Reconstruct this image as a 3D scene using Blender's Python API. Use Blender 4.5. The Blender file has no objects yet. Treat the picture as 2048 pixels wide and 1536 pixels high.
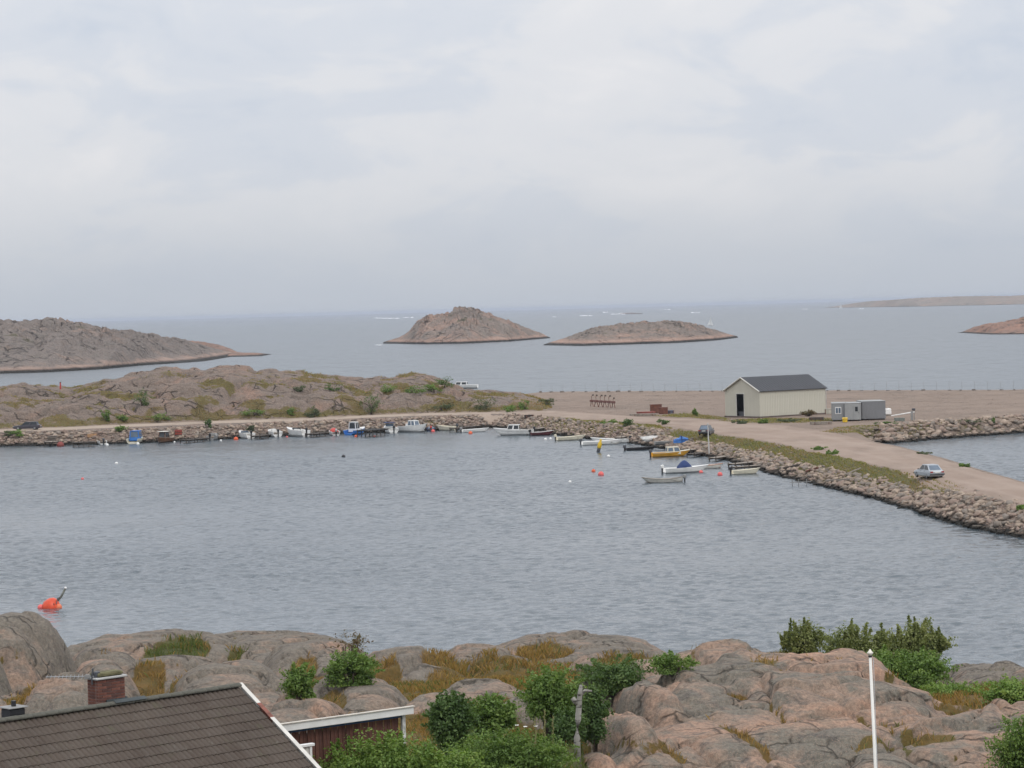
import bpy, math, random
import numpy as np
from mathutils import Vector, Matrix, Euler

random.seed(7)
rng = np.random.default_rng(7)
SC = bpy.context.scene
COL = SC.collection
R = math.radians

# ------------------------------------------------------------------ camera
F = 5400.0                 # focal length in photo pixels (2048 wide)
CZ = 21.0                  # eye height above the sea
PITCH = math.atan(150.45 / F)
ROLL = R(1.51)
fwd = Vector((0, math.cos(PITCH), -math.sin(PITCH)))
r0 = Vector((1, 0, 0))
u0 = r0.cross(fwd)
right = r0 * math.cos(ROLL) - u0 * math.sin(ROLL)
up = u0 * math.cos(ROLL) + r0 * math.sin(ROLL)
cam_d = bpy.data.cameras.new('camera')
cam = bpy.data.objects.new('camera', cam_d)
COL.objects.link(cam)
cam.matrix_world = Matrix((
    (right.x, up.x, -fwd.x, 0), (right.y, up.y, -fwd.y, 0),
    (right.z, up.z, -fwd.z, CZ), (0, 0, 0, 1)))
cam_d.sensor_width = 36.0
cam_d.lens = 36.0 * F / 2048.0
cam_d.clip_start = 1.0
cam_d.clip_end = 120000.0
SC.camera = cam

# ------------------------------------------------------------------ light
SUN_EL, SUN_AZ = R(46), R(152)     # azimuth clockwise from +Y (ahead): behind and to the right
world = bpy.data.worlds.new('World')
SC.world = world
world.use_nodes = True
wt = world.node_tree
for n in list(wt.nodes):
    wt.nodes.remove(n)
def wn(t, **k):
    n = wt.nodes.new(t)
    for a, b in k.items():
        setattr(n, a, b)
    return n
w_out = wn('ShaderNodeOutputWorld')
w_bg = wn('ShaderNodeBackground'); w_bg.inputs['Strength'].default_value = 0.1
sky = wn('ShaderNodeTexSky', sky_type='NISHITA', sun_disc=False, sun_elevation=SUN_EL, sun_rotation=SUN_AZ)
tc = wn('ShaderNodeTexCoord')
sep = wn('ShaderNodeSeparateXYZ'); wt.links.new(tc.outputs['Generated'], sep.inputs[0])
def wmath(op, a, b=None, clamp=False):
    n = wn('ShaderNodeMath', operation=op, use_clamp=clamp)
    for i, v in enumerate((a, b)):
        if v is None: continue
        if isinstance(v, (int, float)): n.inputs[i].default_value = v
        else: wt.links.new(v, n.inputs[i])
    return n.outputs[0]
zpos = wmath('MAXIMUM', sep.outputs[2], 0.0)
# cloud deck: layered noise, flattened towards the horizon as a real deck is
def wnoise(sx, sz, scale, detail, rough, loc=(0, 0, 0), dist=0.0):
    m = wn('ShaderNodeMapping'); m.inputs['Scale'].default_value = (sx, sx, sz)
    m.inputs['Location'].default_value = loc
    wt.links.new(tc.outputs['Generated'], m.inputs[0])
    t = wn('ShaderNodeTexNoise'); t.inputs['Scale'].default_value = scale
    t.inputs['Detail'].default_value = detail; t.inputs['Roughness'].default_value = rough
    t.inputs['Distortion'].default_value = dist
    wt.links.new(m.outputs[0], t.inputs['Vector'])
    return t.outputs['Fac']
def wramp(v, pts):
    r = wn('ShaderNodeValToRGB')
    e = r.color_ramp.elements
    while len(e) < len(pts): e.new(0.5)
    for el, (p, c) in zip(e, pts):
        el.position = p; el.color = (c[0], c[1], c[2], 1)
    r.color_ramp.interpolation = 'EASE'
    wt.links.new(v, r.inputs[0])
    return r.outputs[0]
n_big = wnoise(1, 2.6, 5.0, 6, 0.52, (2.1, 0.3, 0.40), 0.4)
n_mid = wnoise(1, 2.2, 16.0, 7, 0.55, (0.7, 4.0, 0.2), 0.5)
n_sum = wmath('ADD', wmath('MULTIPLY', n_big, 0.56), wmath('MULTIPLY', n_mid, 0.44))
cloud_tone = wramp(n_sum, [(0.36, (0.80, 0.855, 0.935)), (0.46, (0.90, 0.93, 0.975)), (0.53, (1.0, 1.0, 1.005)), (0.64, (1.08, 1.06, 1.045))])
grad = wmath('ADD', wmath('MULTIPLY', zpos, 1.35), 1.0)         # overcast sky: brighter overhead than at the horizon
low = wramp(zpos, [(0.0, (0.535, 0.572, 0.635)), (0.06, (0.675, 0.685, 0.72)), (0.16, (0.70, 0.70, 0.715)), (1.0, (0.70, 0.70, 0.715))])
def wmul(a, b):
    n = wn('ShaderNodeMix', data_type='RGBA', blend_type='MULTIPLY'); n.inputs[0].default_value = 1.0
    wt.links.new(a, n.inputs[6]); wt.links.new(b, n.inputs[7])
    return n.outputs[2]
gcol = wn('ShaderNodeCombineColor')
for i in range(3): wt.links.new(wmath('MULTIPLY', grad, 10.0), gcol.inputs[i])
soft_n = wn('ShaderNodeMix', data_type='RGBA')      # the deck blurs into plain grey air near the horizon
wt.links.new(wmath('DIVIDE', zpos, 0.05, True), soft_n.inputs[0]); soft_n.inputs[6].default_value = (0.965, 0.975, 0.99, 1); wt.links.new(cloud_tone, soft_n.inputs[7])
deck = wmul(wmul(low, soft_n.outputs[2]), gcol.outputs[0])
mixs = wn('ShaderNodeMix', data_type='RGBA'); mixs.inputs[0].default_value = 0.93   # thick cover, a little clear sky through it
wt.links.new(sky.outputs[0], mixs.inputs[6]); wt.links.new(deck, mixs.inputs[7])
wt.links.new(mixs.outputs[2], w_bg.inputs['Color'])
wt.links.new(w_bg.outputs[0], w_out.inputs['Surface'])

sun_d = bpy.data.lights.new('sun', 'SUN')
sun_d.energy = 0.9; sun_d.angle = R(16); sun_d.color = (1.0, 0.95, 0.88)
sun = bpy.data.objects.new('sun', sun_d); COL.objects.link(sun)
sdir = Vector((math.sin(SUN_AZ) * math.cos(SUN_EL), math.cos(SUN_AZ) * math.cos(SUN_EL), math.sin(SUN_EL)))
sun.rotation_euler = (-sdir).to_track_quat('-Z', 'Y').to_euler()
sun.location = (0, 0, 60)

SC.render.engine = 'CYCLES'
SC.view_settings.view_transform = 'Standard'
SC.view_settings.look = 'None'
SC.view_settings.exposure = 0.0
SC.view_settings.gamma = 1.0
SC.view_settings.use_curve_mapping = False
SC.cycles.use_denoising = True
SC.cycles.max_bounces = 6
SC.cycles.diffuse_bounces = 3
SC.cycles.glossy_bounces = 3
SC.cycles.transmission_bounces = 4
SC.cycles.transparent_max_bounces = 6
SC.cycles.volume_bounces = 0
SC.cycles.sample_clamp_indirect = 4.0

# ------------------------------------------------------------------ measuring helpers
def ray(px, py):
    return fwd * F + right * (px - 1024) + up * (768 - py)
def P(px, py, z=0.0):
    d = ray(px, py)
    t = (z - CZ) / d.z
    return Vector((d.x * t, d.y * t, z))
def PY(px, py, Y):
    d = ray(px, py)
    t = Y / d.y
    return Vector((d.x * t, Y, CZ + d.z * t))
def hor(px):
    return 617.5 - 0.0264 * (px - 1024)

# ------------------------------------------------------------------ numpy noise
def _hash(ix, iy, seed):
    h = (ix.astype(np.int64) * 374761393 + iy.astype(np.int64) * 668265263 + seed * 974634777) & 0xffffffff
    h = ((h ^ (h >> 13)) * 1274126177) & 0xffffffff
    h = ((h ^ (h >> 16)) * 2246822519) & 0xffffffff
    return (h ^ (h >> 15)) / 4294967296.0
def perlin(x, y, seed=0):
    ix, iy = np.floor(x), np.floor(y)
    fx, fy = x - ix, y - iy
    ux = fx * fx * fx * (fx * (fx * 6 - 15) + 10); uy = fy * fy * fy * (fy * (fy * 6 - 15) + 10)
    def g(ox, oy):
        a = _hash(ix + ox, iy + oy, seed) * 2 * np.pi
        return np.cos(a) * (fx - ox) + np.sin(a) * (fy - oy)
    a = g(0, 0) * (1 - ux) + g(1, 0) * ux
    b = g(0, 1) * (1 - ux) + g(1, 1) * ux
    return (a * (1 - uy) + b * uy) * 1.5
def fbm(x, y, o=4, seed=0, gain=0.5, lac=2.03):
    s = 0; a = 1.0; t = 0
    for i in range(o):
        s = s + a * perlin(x, y, seed + i * 17); t += a
        a *= gain; x = x * lac + 3.1; y = y * lac - 1.7
    return s / t
def ridged(x, y, o=4, seed=0, gain=0.5):
    s = 0; a = 1.0; t = 0
    for i in range(o):
        s = s + a * (1 - np.abs(perlin(x, y, seed + i * 13)) * 2); t += a
        a *= gain; x = x * 2.07 + 5.3; y = y * 2.07 + 1.9
    return s / t
def cell(x, y, seed=0):
    ix, iy = np.floor(x), np.floor(y)
    f1 = np.full_like(x, 9.0); f2 = np.full_like(x, 9.0); cid = np.zeros_like(x)
    for ox in (-1, 0, 1):
        for oy in (-1, 0, 1):
            cx = ix + ox + 0.1 + 0.8 * _hash(ix + ox, iy + oy, seed)
            cy = iy + oy + 0.1 + 0.8 * _hash(ix + ox, iy + oy, seed + 5)
            d = np.hypot(cx - x, cy - y)
            c = _hash(ix + ox, iy + oy, seed + 9)
            cl = d < f1
            f2 = np.where(cl, f1, np.minimum(f2, d))
            cid = np.where(cl, c, cid)
            f1 = np.where(cl, d, f1)
    return f1, f2, cid
def cellv(x, y, seed=0):
    """nearest cell: offset to its centre and two random numbers of its own"""
    ix, iy = np.floor(x), np.floor(y)
    f1 = np.full_like(x, 9.0); dx = np.zeros_like(x); dy = np.zeros_like(x); h1 = np.zeros_like(x); h2 = np.zeros_like(x)
    for ox in (-1, 0, 1):
        for oy in (-1, 0, 1):
            cx = ix + ox + 0.1 + 0.8 * _hash(ix + ox, iy + oy, seed)
            cy = iy + oy + 0.1 + 0.8 * _hash(ix + ox, iy + oy, seed + 5)
            d = np.hypot(cx - x, cy - y); cl = d < f1
            f1 = np.where(cl, d, f1); dx = np.where(cl, x - cx, dx); dy = np.where(cl, y - cy, dy)
            h1 = np.where(cl, _hash(ix + ox, iy + oy, seed + 21), h1); h2 = np.where(cl, _hash(ix + ox, iy + oy, seed + 22), h2)
    return dx, dy, h1, h2
def sstep(a, b, x):
    t = np.clip((x - a) / (b - a), 0, 1)
    return t * t * (3 - 2 * t)

# ------------------------------------------------------------------ object helpers
def link(o):
    COL.objects.link(o); return o
def tag(o, label=None, cat=None, group=None, kind=None):
    if label: o['label'] = label
    if cat: o['category'] = cat
    if group: o['group'] = group
    if kind: o['kind'] = kind
    return o
def thing(name, label, cat, loc=(0, 0, 0), rz=0.0, group=None):
    o = bpy.data.objects.new(name, None); link(o)
    o.empty_display_size = 0.3
    o.location = loc; o.rotation_euler = (0, 0, rz)
    return tag(o, label, cat, group)
def mesh_np(verts, faces):
    """verts (n,3), faces (m,k) of one size k"""
    me = bpy.data.meshes.new('m')
    verts = np.asarray(verts, dtype=np.float32); faces = np.asarray(faces, dtype=np.int32)
    k = faces.shape[1]
    me.vertices.add(len(verts)); me.vertices.foreach_set('co', verts.ravel())
    me.loops.add(faces.size); me.loops.foreach_set('vertex_index', faces.ravel())
    me.polygons.add(len(faces))
    me.polygons.foreach_set('loop_start', np.arange(0, faces.size, k, dtype=np.int32))
    me.update(calc_edges=True); me.validate()
    return me
def add_attr(me, name, vals):
    a = me.attributes.new(name, 'FLOAT', 'POINT')
    a.data.foreach_set('value', np.asarray(vals, dtype=np.float32))
def smooth(me, on=True):
    me.polygons.foreach_set('use_smooth', np.full(len(me.polygons), on))
def obj(name, me, mat=None, parent=None):
    o = bpy.data.objects.new(name, me); link(o)
    if mat is not None and len(me.materials) == 0: me.materials.append(mat)
    if parent is not None: o.parent = parent
    return o
def copy_tree(o, parent=None):
    c = o.copy(); link(c); c.parent = parent
    for ch in list(o.children): copy_tree(ch, c)
    return c

class MB:
    def __init__(s): s.v = []; s.f = []
    def add(s, vs, fs):
        n = len(s.v); s.v += [tuple(v) for v in vs]; s.f += [tuple(i + n for i in f) for f in fs]
        return s
    def box(s, c, d, rz=0.0, taper=1.0, rot=None):
        hx, hy, hz = d[0] / 2, d[1] / 2, d[2] / 2
        vs = []
        M = rot if rot is not None else Matrix.Rotation(rz, 3, 'Z')
        for z in (-1, 1):
            t = taper if z > 0 else 1.0
            for x, y in ((-1, -1), (1, -1), (1, 1), (-1, 1)):
                vs.append(M @ Vector((x * hx * t, y * hy * t, z * hz)) + Vector(c))
        return s.add(vs, [(3, 2, 1, 0), (4, 5, 6, 7), (0, 1, 5, 4), (1, 2, 6, 5), (2, 3, 7, 6), (3, 0, 4, 7)])
    def bbox(s, c, d, b=0.02, rz=0.0, rot=None):
        """box with chamfered vertical and top edges"""
        hx, hy, hz = d[0] / 2, d[1] / 2, d[2] / 2
        M = rot if rot is not None else Matrix.Rotation(rz, 3, 'Z')
        def ring(x, y, z, c8):
            return [(-x + c8, -y, z), (x - c8, -y, z), (x, -y + c8, z), (x, y - c8, z), (x - c8, y, z), (-x + c8, y, z), (-x, y - c8, z), (-x, -y + c8, z)]
        rs = ring(hx - b, hy - b, -hz, b) + ring(hx, hy, -hz + b, b) + ring(hx, hy, hz - b, b) + ring(hx - b, hy - b, hz, b)
        vs = [M @ Vector(p) + Vector(c) for p in rs]
        fs = [tuple(reversed(range(8))), tuple(range(24, 32))]
        for k in range(3):
            for i in range(8):
                j = (i + 1) % 8
                fs.append((k * 8 + i, k * 8 + j, k * 8 + 8 + j, k * 8 + 8 + i))
        return s.add(vs, fs)
    def tube(s, pts, rad, n=6, caps=True):
        pts = [Vector(p) for p in pts]
        if isinstance(rad, (int, float)): rad = [rad] * len(pts)
        vs = []
        for i, p in enumerate(pts):
            d = (pts[min(i + 1, len(pts) - 1)] - pts[max(i - 1, 0)]).normalized()
            a = d.cross(Vector((0, 0, 1)))
            if a.length < 0.05: a = d.cross(Vector((1, 0, 0)))
            a.normalize(); b = a.cross(d)
            for k in range(n):
                t = 2 * math.pi * k / n
                vs.append(p + (a * math.cos(t) + b * math.sin(t)) * rad[i])
        fs = []
        for i in range(len(pts) - 1):
            for k in range(n):
                j = (k + 1) % n
                fs.append((i * n + k, i * n + j, i * n + n + j, i * n + n + k))
        if caps:
            fs.append(tuple(reversed(range(n)))); fs.append(tuple(range(len(vs) - n, len(vs))))
        return s.add(vs, fs)
    def lathe(s, prof, n=14, c=(0, 0, 0), M=None):
        vs = []; fs = []
        M = M or Matrix.Identity(3)
        for r, z in prof:
            for k in range(n):
                t = 2 * math.pi * k / n
                vs.append(M @ Vector((r * math.cos(t), r * math.sin(t), z)) + Vector(c))
        for i in range(len(prof) - 1):
            for k in range(n):
                j = (k + 1) % n
                fs.append((i * n + k, i * n + j, i * n + n + j, i * n + n + k))
        fs.append(tuple(reversed(range(n)))); fs.append(tuple(range(len(vs) - n, len(vs))))
        return s.add(vs, fs)
    def loft(s, rings, cap=True):
        n = len(rings[0]); vs = [p for r in rings for p in r]; fs = []
        for i in range(len(rings) - 1):
            for k in range(n):
                j = (k + 1) % n
                fs.append((i * n + k, i * n + j, i * n + n + j, i * n + n + k))
        if cap:
            fs.append(tuple(reversed(range(n)))); fs.append(tuple(range(len(vs) - n, len(vs))))
        return s.add(vs, fs)
    def slab(s, quad, th):
        """a thin panel: four corner points, thickness along its normal"""
        q = [Vector(p) for p in quad]
        nn = (q[1] - q[0]).cross(q[3] - q[0]).normalized() * th
        return s.add(q + [p + nn for p in q], [(3, 2, 1, 0), (4, 5, 6, 7), (0, 1, 5, 4), (1, 2, 6, 5), (2, 3, 7, 6), (3, 0, 4, 7)])
    def mesh(s, sm=False):
        me = bpy.data.meshes.new('m'); me.from_pydata(s.v, [], s.f); me.update()
        if sm: smooth(me)
        return me
    def build(s, name, mat, parent=None, sm=False):
        return obj(name, s.mesh(sm), mat, parent)

# ------------------------------------------------------------------ materials
class NT:
    def __init__(s, name):
        s.m = bpy.data.materials.new(name); s.m.use_nodes = True
        s.t = s.m.node_tree
        s.b = s.t.nodes['Principled BSDF']
        s.pos = s.n('ShaderNodeNewGeometry').outputs['Position']
        s.obc = None
    def n(s, typ, **k):
        n = s.t.nodes.new(typ)
        for a, b in k.items(): setattr(n, a, b)
        return n
    def l(s, a, b): s.t.links.new(a, b)
    def setin(s, sock, v):
        if isinstance(v, bpy.types.NodeSocket): s.l(v, sock)
        elif isinstance(v, (tuple, list)) and len(v) == 3 and sock.type == 'RGBA': sock.default_value = (*v, 1)
        else: sock.default_value = v
    def math(s, op, a, b=0.0, clamp=False):
        n = s.n('ShaderNodeMath', operation=op, use_clamp=clamp)
        s.setin(n.inputs[0], a); s.setin(n.inputs[1], b)
        return n.outputs[0]
    def mapping(s, vec, scale=(1, 1, 1), rot=(0, 0, 0), loc=(0, 0, 0)):
        m = s.n('ShaderNodeMapping'); s.l(vec, m.inputs[0])
        m.inputs['Scale'].default_value = scale; m.inputs['Rotation'].default_value = rot; m.inputs['Location'].default_value = loc
        return m.outputs[0]
    def objc(s):
        if s.obc is None: s.obc = s.n('ShaderNodeTexCoord').outputs['Object']
        return s.obc
    def noise(s, vec, scale, detail=3, rough=0.55, dist=0.0):
        t = s.n('ShaderNodeTexNoise'); s.l(vec, t.inputs['Vector'])
        t.inputs['Scale'].default_value = scale; t.inputs['Detail'].default_value = detail
        t.inputs['Roughness'].default_value = rough; t.inputs['Distortion'].default_value = dist
        return t.outputs['Fac']
    def voro(s, vec, scale, feature='F1', out='Distance'):
        t = s.n('ShaderNodeTexVoronoi', feature=feature); s.l(vec, t.inputs['Vector'])
        t.inputs['Scale'].default_value = scale
        return t.outputs[out]
    def ramp(s, v, pts, ease=False):
        r = s.n('ShaderNodeValToRGB'); e = r.color_ramp.elements
        while len(e) < len(pts): e.new(0.5)
        for el, (p, c) in zip(e, pts):
            el.position = p
            el.color = (c, c, c, 1) if isinstance(c, (int, float)) else (*c, 1)
        if ease: r.color_ramp.interpolation = 'EASE'
        s.l(v, r.inputs[0]); return r.outputs[0]
    def mix(s, f, a, b, mode='MIX'):
        n = s.n('ShaderNodeMix', data_type='RGBA', blend_type=mode)
        s.setin(n.inputs[0], f); s.setin(n.inputs[6], a); s.setin(n.inputs[7], b)
        return n.outputs[2]
    def attr(s, name):
        a = s.n('ShaderNodeAttribute'); a.attribute_name = name
        return a.outputs['Fac']
    def bump(s, h, dist, strength=1.0, nrm=None):
        b = s.n('ShaderNodeBump'); s.l(h, b.inputs['Height'])
        b.inputs['Distance'].default_value = dist; b.inputs['Strength'].default_value = strength
        if nrm is not None: s.l(nrm, b.inputs['Normal'])
        return b.outputs[0]
    def fin(s, col, rough=0.8, nrm=None, spec=None, metal=None):
        s.setin(s.b.inputs['Base Color'], col)
        s.setin(s.b.inputs['Roughness'], rough)
        if nrm is not None: s.l(nrm, s.b.inputs['Normal'])
        if spec is not None: s.b.inputs['Specular IOR Level'].default_value = spec
        if metal is not None: s.b.inputs['Metallic'].default_value = metal
        return s.m
_pm = {}
def paint(c, rough=0.5, var=0.18, scale=3.0, metal=0.0, bump=0.0, spec=0.4):
    """painted or plain surface with a little unevenness and wear"""
    key = (tuple(c), rough, var, scale, metal, bump)
    if key in _pm: return _pm[key]
    t = NT('paint')
    n1 = t.noise(t.objc(), scale, 4, 0.6)
    n2 = t.noise(t.objc(), scale * 7, 3, 0.6)
    a = tuple(x * (1 - var) for x in c); b = tuple(min(1, x * (1 + var * 0.7)) for x in c)
    col = t.mix(t.ramp(n1, [(0.32, 0.0), (0.68, 1.0)]), a, b)
    col = t.mix(t.math('MULTIPLY', t.ramp(n2, [(0.58, 0.0), (0.75, 1.0)]), var), col, tuple(x * 0.45 for x in c))
    nr = t.bump(n2, bump) if bump else None
    m = t.fin(col, rough, nr, spec, metal)
    _pm[key] = m
    return m

# ================================================================== SEA
def sea_material():
    t = NT('sea_water')
    p = t.pos
    # chop of about two metres, ripples on it, and slow wind patches
    wind = t.noise(t.mapping(p, (0.012, 0.03, 1)), 1.0, 3, 0.5)
    windf = t.ramp(wind, [(0.3, 0.45), (0.7, 1.15)])
    a = t.noise(t.mapping(p, (0.26, 0.55, 1), (0, 0, 0.20)), 1.0, 2, 0.5, 0.6)
    b = t.noise(t.mapping(p, (0.75, 1.5, 1), (0, 0, -0.22)), 1.0, 3, 0.6, 0.7)
    c = t.noise(t.mapping(p, (2.4, 4.2, 1), (0, 0, 0.1)), 1.0, 2, 0.5)
    h = t.math('ADD', t.math('MULTIPLY', a, 0.62), t.math('ADD', t.math('MULTIPLY', b, 0.40), t.math('MULTIPLY', c, 0.08)))
    sy = t.n('ShaderNodeSeparateXYZ'); t.l(p, sy.inputs[0])
    h = t.math('MULTIPLY', h, windf)
    nb_ = t.bump(h, 0.16, 1.0)
    # open water: the spread of wave slopes, too fine to be seen wave by wave
    nz = t.n('ShaderNodeTexNoise'); t.l(t.mapping(p, (0.22, 0.30, 1)), nz.inputs['Vector'])
    nz.inputs['Scale'].default_value = 1.0; nz.inputs['Detail'].default_value = 4; nz.inputs['Roughness'].default_value = 0.7
    c5 = t.n('ShaderNodeVectorMath', operation='SUBTRACT'); t.l(nz.outputs['Color'], c5.inputs[0]); c5.inputs[1].default_value = (0.5, 0.5, 0.5)
    sl = t.n('ShaderNodeVectorMath', operation='MULTIPLY'); t.l(c5.outputs[0], sl.inputs[0]); sl.inputs[1].default_value = (0.6, 0.85, 0.0)
    ws = t.n('ShaderNodeVectorMath', operation='SCALE'); t.l(sl.outputs[0], ws.inputs[0])
    far = t.n('ShaderNodeMapRange'); t.l(sy.outputs[1], far.inputs[0]); far.inputs[1].default_value = 330; far.inputs[2].default_value = 600; far.inputs[3].default_value = 0.12; far.inputs[4].default_value = 1.0
    t.l(t.math('MULTIPLY', far.outputs[0], windf), ws.inputs['Scale'])
    ad = t.n('ShaderNodeVectorMath', operation='ADD'); t.l(nb_, ad.inputs[0]); t.l(ws.outputs[0], ad.inputs[1])
    no = t.n('ShaderNodeVectorMath', operation='NORMALIZE'); t.l(ad.outputs[0], no.inputs[0])
    t.b.inputs['IOR'].default_value = 1.33
    rg = t.n('ShaderNodeMapRange'); t.l(sy.outputs[1], rg.inputs[0]); rg.inputs[1].default_value = 160; rg.inputs[2].default_value = 620; rg.inputs[3].default_value = 0.10; rg.inputs[4].default_value = 0.27
    return t.fin((0.066, 0.088, 0.104), rg.outputs[0], no.outputs[0])
WAVE_K = 1.05
# near water is real wave geometry (a grid that widens with distance), the open sea beyond is a flat sheet
NRW, NCL = 1150, 400
tY = np.linspace(0, 1, NRW)
sY = 1 / ((1 - tY) / 150.0 + tY / 620.0)
sY = 0.55 * sY + 0.45 * (150 + 470 * tY)
sX = np.linspace(-0.215, 0.215, NCL)
SY, SS = np.meshgrid(sY, sX, indexing='ij')
SX = SS * (SY * 0.82 + 40)
def waves(X, Y):
    w = fbm(X * 0.010, Y * 0.022, 3, 300)
    amp = np.clip(0.92 + 0.75 * w, 0.35, 1.5) * (1 - 0.45 * sstep(385, 455, Y))
    wx = X + 0.8 * fbm(X * 0.12, Y * 0.12, 2, 301); wy = Y + 0.8 * fbm(X * 0.12 + 4, Y * 0.12, 2, 302)
    def sharp(n): return 1 - 2 * np.sqrt(n * n + 0.004)      # rounded troughs, peaked crests
    ca, sa = math.cos(0.20), math.sin(0.20)
    u = wx * ca + wy * sa; v = -wx * sa + wy * ca
    a = sharp(perlin(u * 0.36, v * 0.50, 310))
    ca, sa = math.cos(-0.28), math.sin(-0.28)
    u = wx * ca + wy * sa; v = -wx * sa + wy * ca
    b = sharp(perlin(u * 0.85, v * 1.15, 320))
    c = perlin(X * 1.3, Y * 1.8, 330)
    return amp * (0.052 * a + 0.060 * b + 0.034 * c)
edge = np.minimum(np.minimum(tY[:, None] / 0.02, (1 - tY[:, None]) / 0.12), np.minimum((SS + 0.215) / 0.01, (0.215 - SS) / 0.01))
SZ = waves(SX, SY) * np.clip(edge, 0, 1) * WAVE_K
sv = np.stack([SX, SY, SZ], -1).reshape(-1, 3)
si = np.arange(NRW * NCL).reshape(NRW, NCL)
sf = np.stack([si[:-1, :-1], si[:-1, 1:], si[1:, 1:], si[1:, :-1]], -1).reshape(-1, 4)
c00, c01, c10, c11 = si[0, 0], si[0, -1], si[-1, 0], si[-1, -1]
nb = len(sv)
big = np.array([(-24000, -1500, 0), (24000, -1500, 0), (24000, 40000, 0), (-24000, 40000, 0)], float)
sv = np.concatenate([sv, big])
sf = np.concatenate([sf, [[nb, nb + 1, c01, c00], [nb + 1, nb + 2, c11, c01], [nb + 2, nb + 3, c10, c11], [nb + 3, nb, c00, c10]]])
sea_me = mesh_np(sv, sf); smooth(sea_me)
tag(obj('sea', sea_me, sea_material()), kind='structure')

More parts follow.
